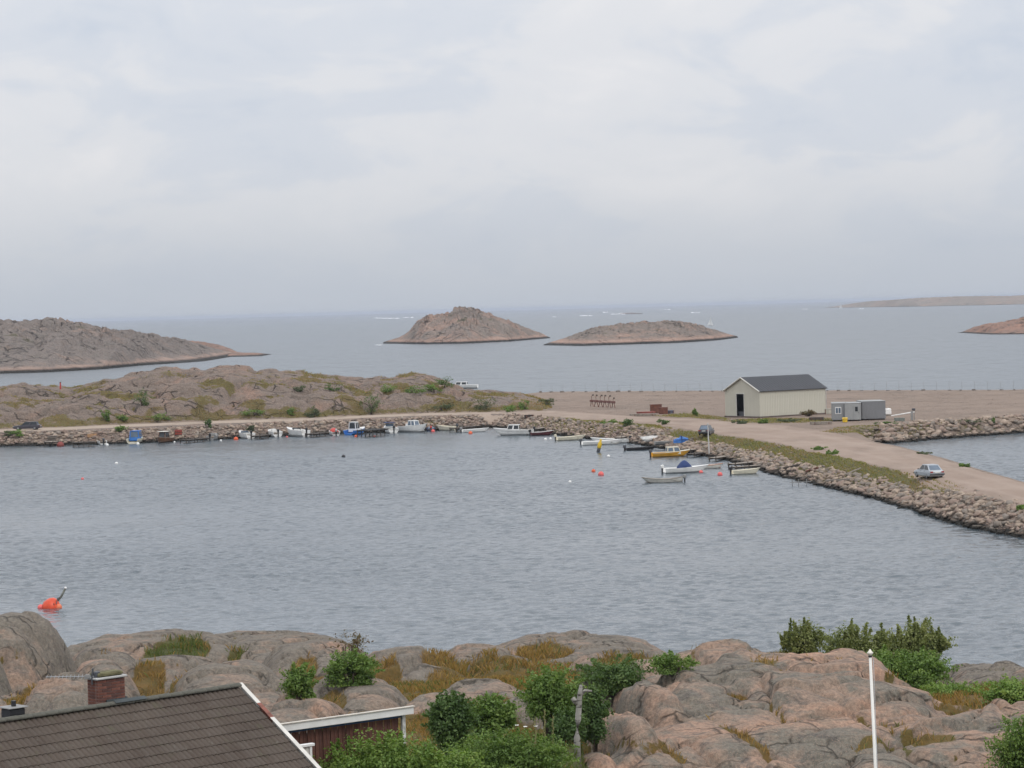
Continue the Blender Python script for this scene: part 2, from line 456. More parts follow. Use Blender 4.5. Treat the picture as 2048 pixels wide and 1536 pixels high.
# ================================================================== ROCK MATERIAL
def rock_material(name, k=1.0, grey=(0.19, 0.175, 0.155), pink=(0.32, 0.205, 0.155), pinkamt=0.5, veg=True, tide=True, dark=(0.10, 0.092, 0.085), bumpd=0.10, vegcols=None, gravel=False, stain=0.85, washed=None):
    t = NT(name); p = t.pos
    big = t.noise(p, 0.22 * k, 4, 0.6, 0.6)
    mid = t.noise(t.mapping(p, (1, 1, 1.6)), 1.1 * k, 5, 0.62, 0.3)
    fine = t.noise(p, 7.0 * k, 4, 0.7)
    speck = t.noise(p, 30 * k, 2, 0.6)
    pk = t.ramp(t.math('ADD', t.math('MULTIPLY', big, 0.6), t.math('MULTIPLY', mid, 0.4)), [(0.60 - 0.22 * pinkamt, 0.0), (0.70 - 0.16 * pinkamt, 1.0)])
    col = t.mix(pk, grey, pink)
    # lichen: pale grey-green crusts and near-black stains
    col = t.mix(t.ramp(mid, [(0.50, 0.0), (0.64, 0.55)]), col, tuple(g * 0.82 + 0.02 for g in (grey[0] * 0.93, grey[1] * 1.0, grey[2] * 0.95)))
    blk = t.ramp(t.noise(t.mapping(p, (1, 1, 0.6), (0, 0, 0.6)), 0.9 * k, 6, 0.72, 0.8), [(0.53, 0.0), (0.66, stain)])
    col = t.mix(blk, col, dark)
    col = t.mix(t.ramp(fine, [(0.35, 0.0), (0.7, 1.0)]), t.mix(1.0, col, (0.62, 0.62, 0.62), 'MULTIPLY'), t.mix(1.0, col, (1.22, 1.20, 1.17), 'MULTIPLY'))
    col = t.mix(t.math('MULTIPLY', t.ramp(speck, [(0.55, 0.0), (0.7, 1.0)]), 0.35), col, tuple(min(1, x * 1.5) for x in pink))
    # joints
    warp = t.n('ShaderNodeVectorMath', operation='ADD')
    t.l(t.mapping(p, (0.8, 1.5, 0.9), (0.2, 0.1, 0.75)), warp.inputs[0])
    nv = t.n('ShaderNodeTexNoise'); t.l(p, nv.inputs['Vector']); nv.inputs['Scale'].default_value = 0.8 * k; nv.inputs['Detail'].default_value = 3
    sc = t.n('ShaderNodeVectorMath', operation='SCALE'); t.l(nv.outputs['Color'], sc.inputs[0]); sc.inputs['Scale'].default_value = 1.2 / k
    t.l(sc.outputs[0], warp.inputs[1])
    edge = t.voro(warp.outputs[0], 0.55 * k, 'DISTANCE_TO_EDGE')
    crack = t.ramp(edge, [(0.0, 0.0), (0.045, 1.0)])
    gate = t.ramp(t.noise(p, 0.35 * k, 2), [(0.44, 0.0), (0.58, 1.0)])
    crk = t.math('SUBTRACT', 1.0, t.math('MULTIPLY', t.math('SUBTRACT', 1.0, crack), gate))
    col = t.mix(t.math('MULTIPLY', t.math('SUBTRACT', 1.0, crk), 0.8), col, (0.045, 0.040, 0.034))
    if veg:
        v = t.attr('veg'); g = t.attr('green')
        vn = t.noise(p, 2.2 * k, 5, 0.7); vn2 = t.noise(p, 9 * k, 3, 0.7)
        vc = vegcols or ((0.17, 0.095, 0.028), (0.11, 0.08, 0.028), (0.05, 0.07, 0.018))
        vcol = t.mix(t.ramp(vn, [(0.35, 0.0), (0.65, 1.0)]), vc[0], vc[1])
        vcol = t.mix(t.math('MULTIPLY', g, t.ramp(vn2, [(0.3, 0.6), (0.6, 1.0)])), vcol, vc[2])
        vcol = t.mix(t.ramp(vn2, [(0.3, 0.5), (0.6, 0.0)]), vcol, tuple(x * 0.5 for x in vc[1]))
        vm = t.ramp(t.math('ADD', v, t.math('ADD', t.math('MULTIPLY', t.math('SUBTRACT', vn, 0.5), 1.1), t.math('MULTIPLY', t.math('SUBTRACT', vn2, 0.5), 0.5))), [(0.40, 0.0), (0.62, 1.0)])
        if gravel:
            gm = t.attr('gravel')
            gn = t.noise(t.mapping(p, (0.05, 0.2, 1), (0, 0, 0.1)), 1.0, 4, 0.6)
            gf = t.noise(p, 3.5, 4, 0.75)
            gcol = t.mix(t.ramp(gn, [(0.3, 0.0), (0.7, 1.0)]), (0.25, 0.19, 0.15), (0.305, 0.235, 0.188))
            gcol = t.mix(t.ramp(t.noise(p, 0.09, 5, 0.7, 0.8), [(0.50, 0.0), (0.66, 0.55)]), gcol, (0.185, 0.148, 0.118))
            gcol = t.mix(t.ramp(gf, [(0.45, 0.0), (0.75, 0.5)]), gcol, (0.16, 0.125, 0.10))
            col = t.mix(t.ramp(t.math('ADD', gm, t.math('MULTIPLY', t.math('SUBTRACT', gf, 0.5), 0.3)), [(0.4, 0.0), (0.6, 1.0)]), col, gcol)
        col = t.mix(vm, col, vcol)
    if tide:
        sepz = t.n('ShaderNodeSeparateXYZ'); t.l(p, sepz.inputs[0])
        if washed:
            zw = t.math('ADD', sepz.outputs[2], t.math('MULTIPLY', t.math('SUBTRACT', big, 0.5), washed * 2.2))
            col = t.mix(t.ramp(t.math('DIVIDE', zw, washed), [(0.55, 0.8), (1.0, 0.0)]), col, t.mix(1.0, (*[min(1, c * 1.12) for c in pink],), t.mix(fine, (0.7, 0.7, 0.7), (1.2, 1.2, 1.2)), 'MULTIPLY'))
        zz = t.math('ADD', sepz.outputs[2], t.math('MULTIPLY', t.math('SUBTRACT', mid, 0.5), 0.9))
        th = 2.3 if washed else 1.0
        col = t.mix(t.ramp(t.math('DIVIDE', zz, th), [(0.35, 1.0), (0.75, 0.0)]), col, (0.028, 0.026, 0.022))
    hgt = t.math('ADD', t.math('MULTIPLY', mid, 1.0), t.math('ADD', t.math('MULTIPLY', fine, 0.28), t.math('MULTIPLY', crk, 0.55)))
    nr = t.bump(hgt, bumpd * 1.5 / k ** 0.6, 1.0)
    return t.fin(col, 0.88, nr, 0.25)

# ================================================================== ISLANDS
def interp(px, pts):
    xs = [a for a, b in pts]; ys = [b for a, b in pts]
    return np.interp(px, xs, ys)
def island(name, sil, base, depth, mat, nx=200, ny=70, amp=0.16, seed=1, ext=0.0, fr=0.5):
    x0, x1 = sil[0][0], sil[-1][0]
    px = np.linspace(x0, x1, nx)
    ys = interp(px, sil); yb = interp(px, base)
    Yf = F * CZ / (yb - hor(px))
    tt = (px - x0) / (x1 - x0)
    D = depth * np.maximum(np.sin(np.pi * np.clip(tt * (1 - ext) + ext * 0.5, 0, 1)) ** 0.6, 0.03)
    Yr = Yf + D * fr
    X = (px - 1024) / F * Yr
    Hs = np.maximum(CZ - (ys - hor(px)) * Yr / F, 0.25)
    v = np.linspace(0, 1, ny)
    prof = np.where(v < fr, np.sin(np.clip(v / fr, 0, 1) * np.pi / 2) ** 0.72, np.cos(np.clip((v - fr) / (1 - fr), 0, 1) * np.pi / 2) ** 0.6)
    Y = Yf[None, :] + D[None, :] * v[:, None]
    XX = np.repeat(X[None, :], ny, 0)
    sc = 1.0 / (Hs.max() * 1.2)
    a = np.arctan2(0.45, 1.0)
    qx = (XX * np.cos(a) + Y * np.sin(a)) * sc; qy = (-XX * np.sin(a) + Y * np.cos(a)) * sc
    n = ridged(qx * 0.9, qy * 2.2, 5, seed) * 0.6 + fbm(qx * 2.4, qy * 4.6, 4, seed + 50) * 0.6
    # glacial ledges
    f1, f2, cid = cell(qx * 2.2 + 0.4 * n, qy * 4.0 + 0.3 * n, seed + 3)
    n = n - 0.55 * np.exp(-(f2 - f1) / 0.06) + (cid - 0.5) * 0.5
    Z = Hs[None, :] * prof[:, None] * (1 + amp * 1.6 * (n - 0.35)) + 0.0
    Z[0, :] = -0.6; Z[-1, :] = -0.6; Z[:, 0] = -0.6; Z[:, -1] = -0.6
    idx = np.arange(nx * ny).reshape(ny, nx)
    fc = np.stack([idx[:-1, :-1], idx[:-1, 1:], idx[1:, 1:], idx[1:, :-1]], -1).reshape(-1, 4)
    me = mesh_np(np.stack([XX, Y, Z], -1).reshape(-1, 3), fc); smooth(me)
    vg = sstep(0.1, 0.5, fbm(qx * 1.3, qy * 2.0, 4, seed + 80)) * sstep(0.25, 0.6, Z / Hs.max())
    add_attr(me, 'veg', (vg * 0.75).ravel()); add_attr(me, 'green', np.full(nx * ny, 0.25))
    return tag(obj(name, me, mat), kind='structure')
far_rock = rock_material('island_rock', 0.16, grey=(0.235, 0.198, 0.17), pink=(0.40, 0.26, 0.20), pinkamt=0.55, stain=0.5, washed=3.4, bumpd=0.5, vegcols=((0.15, 0.125, 0.075), (0.13, 0.115, 0.07), (0.085, 0.095, 0.05)))
head_rock = rock_material('headland_rock', 0.2, grey=(0.215, 0.185, 0.166), pink=(0.38, 0.265, 0.21), pinkamt=0.3, stain=0.5, washed=3.0, bumpd=0.5, vegcols=((0.15, 0.12, 0.08), (0.13, 0.115, 0.075), (0.08, 0.09, 0.05)))
pink_rock = rock_material('pink_rock', 0.2, grey=(0.22, 0.165, 0.14), pink=(0.37, 0.215, 0.155), pinkamt=1.0, bumpd=0.4)
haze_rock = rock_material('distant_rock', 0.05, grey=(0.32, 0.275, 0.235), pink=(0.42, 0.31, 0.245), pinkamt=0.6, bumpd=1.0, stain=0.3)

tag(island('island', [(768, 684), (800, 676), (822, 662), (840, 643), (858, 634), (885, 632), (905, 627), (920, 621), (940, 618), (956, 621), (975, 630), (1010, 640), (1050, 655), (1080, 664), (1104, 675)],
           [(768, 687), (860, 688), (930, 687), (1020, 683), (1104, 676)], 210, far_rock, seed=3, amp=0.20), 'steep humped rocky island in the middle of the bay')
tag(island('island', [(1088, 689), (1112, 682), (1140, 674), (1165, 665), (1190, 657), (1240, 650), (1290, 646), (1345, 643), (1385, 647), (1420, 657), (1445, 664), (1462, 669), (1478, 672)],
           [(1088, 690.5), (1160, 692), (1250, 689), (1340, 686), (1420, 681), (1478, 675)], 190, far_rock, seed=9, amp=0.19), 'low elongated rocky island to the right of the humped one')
tag(island('island', [(1948, 669), (1962, 662), (1972, 652), (1985, 648), (2020, 645), (2040, 640), (2090, 628), (2150, 630)],
           [(1948, 669.8), (2000, 669.5), (2150, 666)], 160, pink_rock, seed=14, nx=120, ext=0.4), 'pink rock islet cut off by the right edge of the view')
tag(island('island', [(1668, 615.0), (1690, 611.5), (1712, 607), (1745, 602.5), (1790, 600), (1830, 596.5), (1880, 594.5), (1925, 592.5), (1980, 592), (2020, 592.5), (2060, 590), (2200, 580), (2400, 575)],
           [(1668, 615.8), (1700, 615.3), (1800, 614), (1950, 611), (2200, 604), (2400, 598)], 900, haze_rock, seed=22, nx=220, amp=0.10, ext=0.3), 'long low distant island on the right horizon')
tag(island('headland', [(-160, 640), (-60, 645), (0, 643), (30, 645), (60, 643), (120, 642), (155, 651), (190, 653), (228, 660), (262, 667), (300, 671), (345, 677), (380, 686), (405, 694), (430, 702), (455, 711), (470, 717)],
           [(-160, 752), (0, 748), (90, 745), (200, 742), (300, 736), (360, 729), (440, 723.5), (470, 721)], 260, head_rock, seed=31, nx=260, ny=110, ext=0.55, amp=0.15, fr=0.6), 'broad grey rocky headland on the left')
tag(island('headland', [(330, 690), (345, 683), (372, 681), (405, 684), (432, 689), (452, 696), (462, 704), (480, 706), (505, 706), (530, 708.5), (537, 711)],
           [(330, 702), (400, 706), (452, 712), (472, 713.5), (500, 713), (537, 712)], 110, pink_rock, seed=36, nx=120, amp=0.10, ext=0.25), 'pink bare tip of the headland running into the water')
# low skerry and breaking surf far out
tag(island('skerry', [(1240, 627.5), (1252, 626), (1270, 625.6), (1290, 626.8)], [(1240, 628.2), (1290, 627.6)], 40, head_rock, seed=41, nx=40, ny=16), 'dark low skerry among the surf')
foam_mat = paint((0.80, 0.82, 0.84), 0.7, 0.12, 0.02)
mb = MB()
for x0, x1, y in ((748, 768, 636.5), (766, 800, 637), (806, 826, 635.5), (1104, 1112, 634), (1160, 1184, 631.6), (1204, 1216, 625), (1222, 1250, 628.5), (1236, 1252, 627), (1330, 1342, 619.5), (1384, 1398, 625.5), (1606, 1616, 618.6), (752, 766, 690), (1718, 1728, 617.5)):
    n = max(4, int((x1 - x0) / 2.5))
    for i in range(n):
        q = P(x0 + (x1 - x0) * (i + random.random()) / n, y + random.uniform(-0.35, 0.35), 0)
        w = q.y / F * random.uniform(1.6, 4.2); hh = q.y / F * random.uniform(0.4, 1.5)
        pts = [(q.x - w, q.y, 0.02), (q.x, q.y - w * 0.5, 0.02), (q.x + w, q.y, 0.02), (q.x, q.y + w * 0.5, 0.02), (q.x + random.uniform(-.4, .4) * w, q.y, hh)]
        mb.add(pts, [(0, 1, 4), (1, 2, 4), (2, 3, 4), (3, 0, 4)])
tag(mb.build('surf', foam_mat), 'white breaking surf scattered far out on the sea', 'surf', kind='stuff')

# ================================================================== HARBOUR GROUND
ZR = 2.3
shore_px = [(-330, 904.0), (-60, 896.0), (0, 893.0), (70, 892.0), (130, 890.5), (200, 889.0), (275, 886.5), (345, 883.0), (420, 880.0), (500, 876.0), (600, 870.5), (700, 867.5), (740, 866.5), (820, 863.5), (880, 861.0), (940, 858.0), (985, 855.0), (1030, 859), (1090, 867), (1150, 875), (1190, 879), (1240, 884), (1290, 891), (1340, 901), (1400, 911), (1450, 920), (1500, 932), (1540, 946), (1580, 957), (1620, 967), (1680, 981), (1740, 995), (1800, 1012), (1850, 1029), (1900, 1045), (1960, 1060), (2048, 1076), (2160, 1098), (2400, 1150)]
front = [P(x, y, 0).xy for x, y in shore_px]
top_px = [(2400, 1072), (2150, 995), (2048, 964), (1960, 939), (1880, 914), (1800, 893), (1745, 882.5)]
back_cw = [P(x, y, ZR).xy + Vector((3.6, 1.0)) for x, y in top_px]
basin = [P(x, y, 0).xy for x, y in ((1745, 886.5), (1790, 887), (1850, 881), (1950, 873), (2048, 866.5), (2200, 858), (2500, 845))]
far_edge = [P(x, y, ZR).xy + Vector((0, 4.0)) for x, y in ((2500, 768), (2048, 779), (1700, 780), (1400, 781), (1100, 783))]
hill_back = [Vector(v) for v in ((2, 600), (-6, 575), (-14, 556), (-30, 548), (-50, 545), (-70, 552), (-95, 548), (-112, 535), (-128, 515), (-150, 500))]
poly = front + back_cw + basin + far_edge + hill_back
def seg_dist(X, Y, pts):
    d = np.full_like(X, 1e9)
    for a, b in zip(pts[:-1], pts[1:]):
        ax, ay, bx, by = a[0], a[1], b[0], b[1]
        L2 = (bx - ax) ** 2 + (by - ay) ** 2
        t = np.clip(((X - ax) * (bx - ax) + (Y - ay) * (by - ay)) / max(L2, 1e-9), 0, 1)
        d = np.minimum(d, np.hypot(X - ax - t * (bx - ax), Y - ay - t * (by - ay)))
    return d
def inside(X, Y, pts):
    c = np.zeros(X.shape, bool); n = len(pts)
    for i in range(n):
        ax, ay = pts[i][0], pts[i][1]; bx, by = pts[(i + 1) % n][0], pts[(i + 1) % n][1]
        k = ((ay > Y) != (by > Y)) & (X < (bx - ax) * (Y - ay) / ((by - ay) if by != ay else 1e-9) + ax)
        c ^= k
    return c
hill_sil = [(-330, 790), (-60, 786), (0, 782), (60, 775.5), (100, 778), (135, 781), (160, 775), (220, 760), (270, 750), (310, 743), (345, 737.5), (380, 739.5), (420, 742), (465, 739.5), (500, 749), (560, 750.5), (620, 753), (680, 762), (720, 761.5), (760, 757), (820, 752), (850, 752), (880, 763), (905, 775), (950, 781), (990, 783), (1040, 785), (1075, 790), (1105, 802), (1130, 815), (1200, 840)]
road_up_px = [(-330, 866), (-60, 861.5), (0, 859.5), (70, 857), (150, 854), (260, 849), (418, 843), (500, 840), (600, 837), (740, 831), (860, 826.5), (1000, 824.5), (1060, 823), (1110, 821), (1200, 827), (1300, 834), (1400, 838), (1500, 845), (1570, 850), (1640, 859), (1700, 871), (1745, 881.5)]
def YR_road(X):     # the hillside starts a little behind the road
    w = [P(x, y, ZR) for x, y in road_up_px[:13]]
    return np.interp(X, [a.x for a in w], [a.y for a in w])
def verge_w(X, Y): return sstep(252, 276, Y) * sstep(412, 394, Y) * (X > 8)      # where a grass slope lies between stones and road
def H_mid(X, Y):
    ins = inside(X, Y, poly)
    df = seg_dist(X, Y, front)
    db = np.minimum(np.minimum(seg_dist(X, Y, [front[-1]] + back_cw + basin + far_edge), 1e9), seg_dist(X, Y, [far_edge[-1]] + hill_back))
    wob = fbm(X * 0.11, Y * 0.11, 3, 5)
    zf = ZR * np.clip((df + 0.5 * wob) / 3.3 + 0.08, 0, 1) ** 0.85
    cw = verge_w(X, Y)
    dd = df + 0.4 * wob
    gentle = np.interp(dd, [-0.3, 2.3, 5.2], [0.15, 1.35, ZR])
    zf = zf * (1 - cw) + gentle * cw
    zb = ZR * sstep(-0.3, 3.8, db)
    z = np.minimum(zf, zb)
    z = np.where(ins, z, -0.35 * np.minimum(df, db) - 0.02)
    # rocky knolls behind the road
    Yr = np.full_like(X, 512.0) + 9 * fbm(X * 0.03, X * 0 + 2, 3, 8)
    px = 1024 + X / Yr * F
    ys = interp(px, hill_sil)
    Hs = CZ - (ys - hor(px)) * Yr / F - 0.55 - 0.5 * sstep(560, 760, px)
    Hs = np.where(px > 1170, 0.0, Hs)
    y0 = YR_road(X) + 1.5
    u = (Y - y0) / (Yr - y0)
    ub = (Y - Yr) / 38.0
    prof = np.where(u < 1, np.clip(np.sin(np.clip(u, 0, 1) * np.pi / 2), 0, 1) ** 0.85, np.cos(np.clip(ub, 0, 1) * np.pi / 2))
    a = 0.35
    qx = X * math.cos(a) + Y * math.sin(a); qy = -X * math.sin(a) + Y * math.cos(a)
    wx = qx + 3.0 * fbm(qx * 0.06, qy * 0.06, 3, 21); wy = qy + 2.0 * fbm(qx * 0.06 + 9, qy * 0.06, 3, 22)
    f1, f2, cid = cell(wx * 0.075, wy * 0.14, 4)
    lump = (1 - f1 * f1 * 1.2) * 1.5 + (cid - 0.5) * 1.6 - 1.0 * np.exp(-(f2 - f1) / 0.05)
    g1, g2, gid = cell(wx * 0.26, wy * 0.42, 14)
    lump = lump + (gid - 0.5) * 0.6 + (0.5 - g1) * 0.7 - 0.35 * np.exp(-(g2 - g1) / 0.06) + 0.8 * fbm(X * 0.3, Y * 0.4, 4, 6)
    crest = np.exp(-((Y - Yr) / 6.0) ** 2)
    rel = np.clip(prof, 0, 1)
    hill = (Hs - ZR) * rel + lump * 0.85 * sstep(0.02, 0.25, rel) * (1 - 0.7 * crest) * sstep(0.5, 3.0, Hs - ZR)
    on = (X < 34) & (Y > y0 - 0.1)
    z = np.where(ins & on & (Hs > ZR), np.minimum(z, ZR) + np.maximum(hill, -0.6), z)
    hollow = np.where(on & ins, sstep(0.10, -0.7, lump), 0.0)
    return z, ins, df, db, np.where(on & ins, np.clip((Hs - ZR) * prof, 0, 99), 0.0), hollow
xs = np.concatenate([np.arange(-135, -96, 1.5), np.arange(-96, 60, 0.62), np.arange(60, 150, 1.5)])
yy = np.concatenate([np.arange(195, 440, 1.1), np.arange(440, 470, 0.7), np.arange(470, 530, 0.42), np.arange(530, 640, 1.2)])
GX, GY = np.meshgrid(xs, yy)
GZ, g_in, g_df, g_db, g_hill, g_hol = H_mid(GX, GY)
flat = g_in & (g_hill < 0.15)
GZ = GZ + np.where(flat, 0.06 * fbm(GX * 0.4, GY * 0.4, 3, 40) + 0.16 * fbm(GX * 0.9, GY * 0.9, 2, 41) * sstep(4.5, 2.5, g_df), 0)
gravel = np.where(flat, sstep(3.0, 4.2, g_df + 0.7 * fbm(GX * 0.2, GY * 0.2, 3, 44)) * sstep(2.0, 4.0, g_db), 0.0)
gravel = gravel * (1 - verge_w(GX, GY) * sstep(5.4, 4.6, g_df))
gravel = gravel * np.where(GY < YR_road(GX) + 0.5, sstep(-2, 14, GX), 1.0)
# vegetation: grass verges given as ground polygons, and hollows among the knolls
def gpoly(pts): return [P(x, y, ZR).xy for x, y in pts]
verges = [gpoly([(1395, 868), (1440, 873), (1500, 879), (1565, 891), (1625, 905), (1680, 915), (1740, 929), (1800, 946), (1850, 966), (1800, 962), (1740, 955), (1690, 950), (1640, 938), (1585, 924), (1520, 908), (1460, 896), (1400, 884)]),
          gpoly([(1640, 864), (1680, 854), (1760, 850), (1900, 842), (2048, 836), (2200, 832), (2200, 846), (2048, 850), (1900, 853), (1800, 857), (1700, 866)]),
          gpoly([(1060, 834), (1120, 836), (1200, 843), (1300, 850), (1345, 858), (1300, 858), (1230, 852), (1150, 846), (1080, 841)]),
          gpoly([(1440, 842), (1500, 846), (1600, 846), (1680, 842), (1680, 836), (1500, 838)]),
          gpoly([(1300, 832), (1450, 840), (1450, 836), (1380, 826)]),
          gpoly([(700, 842), (880, 834), (1040, 834), (1040, 838), (880, 840), (700, 849)]),
          gpoly([(0, 870), (260, 861), (500, 851), (500, 857), (260, 868), (0, 878)])]
wxx = GX + 1.6 * fbm(GX * 0.25, GY * 0.1, 3, 60); wyy = GY + 3.0 * fbm(GX * 0.25 + 7, GY * 0.1, 3, 61)
vegm = np.zeros_like(GX)
for i, v in enumerate(verges):
    m = inside(wxx, wyy, v).astype(float)
    vegm = np.maximum(vegm, m * (1.0 if i in (0, 2) else 0.50 + 0.25 * fbm(GX * 0.15, GY * 0.15, 3, 62)))
vd = g_df + 0.8 * fbm(GX * 0.3, GY * 0.3, 3, 66)
vegm = np.maximum(vegm, verge_w(GX, GY) * sstep(1.9, 2.5, vd) * sstep(5.6, 4.9, vd) * g_in * (g_db > 4))
vegm = np.where(g_hill < 0.2, vegm, 0)
ledge = sstep(-0.05, 0.30, fbm(GX * 0.12, GY * 0.26, 5, 70, 0.6))
foot = sstep(1.6, 0.3, g_hill) * sstep(0.05, 0.25, g_hill)
vegh = np.where(g_hill > 0.05, np.clip(0.62 * foot + 0.72 * g_hol + 0.70 * ledge * sstep(8.5, 3.0, g_hill) + 0.38 * ledge, 0, 1), 0)
vegm = np.maximum(vegm, vegh)
greenm = np.clip(0.55 + 0.9 * fbm(GX * 0.12, GY * 0.12, 3, 90), 0, 1)
greenm = np.where(g_hill > 0.05, greenm * 0.45, greenm)
idx = np.arange(GX.size).reshape(GX.shape)
fc = np.stack([idx[:-1, :-1], idx[:-1, 1:], idx[1:, 1:], idx[1:, :-1]], -1).reshape(-1, 4)
keep = (GZ.ravel()[fc].max(1) > -1.6)
fc = fc[keep]
used = np.unique(fc); remap = np.full(GX.size, -1); remap[used] = np.arange(len(used))
me = mesh_np(np.stack([GX, GY, GZ], -1).reshape(-1, 3)[used], remap[fc]); smooth(me)
for nm, ar in (('veg', vegm), ('green', greenm), ('gravel', gravel)): add_attr(me, nm, ar.ravel()[used])
mid_rock = rock_material('harbour_ground', 0.55, grey=(0.225, 0.182, 0.155), pink=(0.33, 0.22, 0.17), pinkamt=0.5, bumpd=0.30, stain=0.5, gravel=True,
                         vegcols=((0.19, 0.135, 0.058), (0.155, 0.12, 0.058), (0.105, 0.115, 0.040)))
harbour = tag(obj('harbour_ground', me, mid_rock), kind='structure')
def gz_mid(x, y):
    i = min(max(np.searchsorted(xs, x) - 1, 0), len(xs) - 2); j = min(max(np.searchsorted(yy, y) - 1, 0), len(yy) - 2)
    tx = (x - xs[i]) / (xs[i + 1] - xs[i]); ty = (y - yy[j]) / (yy[j + 1] - yy[j])
    return float((GZ[j, i] * (1 - tx) + GZ[j, i + 1] * tx) * (1 - ty) + (GZ[j + 1, i] * (1 - tx) + GZ[j + 1, i + 1] * tx) * ty)
def march(px, py, f, y0, y1, st):
    """first ground point met by the line of sight through a pixel"""
    d = ray(px, py); k = d.z / d.y; kx = d.x / d.y; Y = y0
    while Y < y1:
        if CZ + k * Y <= f(kx * Y, Y): break
        Y += st
    return Vector((kx * Y, Y, f(kx * Y, Y)))
def PG(px, py): return march(px, py, gz_mid, 205, 600, 0.4)

# gravel road: a strip a little proud of the ground, edges uneven
def road_material():
    t = NT('gravel_road'); p = t.pos
    n1 = t.noise(p, 0.12, 4, 0.6, 0.5); n2 = t.noise(p, 2.5, 5, 0.75)
    col = t.mix(t.ramp(n1, [(0.35, 0.0), (0.65, 1.0)]), (0.285, 0.217, 0.175), (0.335, 0.265, 0.217))
    sx = t.n('ShaderNodeSeparateXYZ'); t.l(p, sx.inputs[0])
    col = t.mix(t.ramp(t.math('MULTIPLY', t.math('ADD', sx.outputs[0], 30.0), 0.02), [(0.2, 0.8), (0.9, 0.0)]), col, (0.40, 0.33, 0.265))
    u = t.attr('across')
    un = t.math('ADD', u, t.math('MULTIPLY', t.math('SUBTRACT', n1, 0.5), 0.12))
    tr = t.ramp(un, [(0.20, 0.0), (0.30, 1.0), (0.38, 0.0), (0.58, 0.0), (0.67, 1.0), (0.76, 0.0)])
    col = t.mix(t.math('MULTIPLY', tr, 0.45), col, (0.37, 0.295, 0.245))
    col = t.mix(t.ramp(t.noise(t.mapping(p, (0.25, 0.06, 1)), 1.0, 4, 0.6), [(0.52, 0.0), (0.70, 0.5)]), col, (0.20, 0.155, 0.125))
    col = t.mix(t.ramp(n2, [(0.5, 0.0), (0.8, 0.55)]), col, (0.19, 0.145, 0.118))
    return t.fin(col, 0.95, t.bump(n2, 0.04), 0.1)
road_lo_px = [(-330, 871.0), (-60, 866.0), (0, 864.0), (70, 861.5), (150, 859.0), (260, 854.0), (418, 847.5), (500, 845.0), (600, 842.5), (740, 835.0), (860, 831.0), (1000, 829.0), (1060, 833), (1110, 837), (1200, 841), (1300, 848), (1360, 857), (1400, 866), (1440, 873), (1500, 880), (1560, 891), (1620, 904), (1680, 915), (1740, 929), (1800, 946), (1850, 964), (1920, 984), (1990, 1002), (2048, 1017), (2160, 1046), (2400, 1110)]
road_up2 = road_up_px + [(1800, 892.5), (1880, 913.5), (1960, 938), (2048, 963), (2150, 994), (2400, 1071)]
def resample(pts, n):
    pts = [Vector(p) for p in pts]; d = [0]
    for a, b in zip(pts[:-1], pts[1:]): d.append(d[-1] + (b - a).length)
    t = np.linspace(0, d[-1], n)
    return np.stack([np.interp(t, d, [p.x for p in pts]), np.interp(t, d, [p.y for p in pts])], -1)
NR = 420
ra = resample([P(x, y, ZR).xy for x, y in road_up2], NR); rb = resample([P(x, y, ZR).xy for x, y in road_lo_px], NR)
nra = fbm(np.linspace(0, 60, NR), np.zeros(NR), 4, 3)[:, None]; nrb = fbm(np.linspace(0, 60, NR), np.zeros(NR) + 9, 4, 3)[:, None]
dab = rb - ra; wl = np.linalg.norm(dab, axis=1, keepdims=True); dab = dab / wl
ra = ra - dab * nra * 1.2; rb = rb + dab * nrb * 1.4
rows = []
for k in range(9):
    q = ra * (1 - k / 8) + rb * (k / 8)
    g = np.array([gz_mid(a, b) for a, b in q])
    off = 0.09 if 0 < k < 8 else -0.06
    rows.append(np.column_stack([q, g + off]))
vv = np.stack(rows, 0)
idr = np.arange(9 * NR).reshape(9, NR)
me = mesh_np(vv.reshape(-1, 3), np.stack([idr[:-1, :-1], idr[:-1, 1:], idr[1:, 1:], idr[1:, :-1]], -1).reshape(-1, 4)[:, ::-1]); smooth(me)
add_attr(me, 'across', np.repeat(np.arange(9) / 8.0, NR))
tag(obj('gravel_road', me, road_material()), kind='structure')

# ------------------------------------------------------------------ riprap stones on the banks
stone_mats = []
for c in ((0.37, 0.29, 0.23), (0.28, 0.24, 0.205), (0.45, 0.36, 0.285), (0.34, 0.255, 0.21)):
    t = NT('stone'); p = t.objc()
    n1 = t.noise(p, 1.3, 4, 0.65); n2 = t.noise(t.pos, 5.0, 3, 0.6)
    col = t.mix(t.ramp(n1, [(0.35, 0.0), (0.65, 1.0)]), tuple(x * 0.7 for x in c), c)
    col = t.mix(t.ramp(n2, [(0.55, 0.0), (0.75, 0.5)]), col, (0.16, 0.145, 0.12))
    sz = t.n('ShaderNodeSeparateXYZ'); t.l(t.pos, sz.inputs[0])
    col = t.mix(t.ramp(t.math('ADD', sz.outputs[2], t.math('MULTIPLY', n2, 0.3)), [(0.42, 1.0), (0.72, 0.0)]), col, (0.028, 0.026, 0.022))
    stone_mats.append(t.fin(col, 0.92, t.bump(n1, 0.1), 0.2))
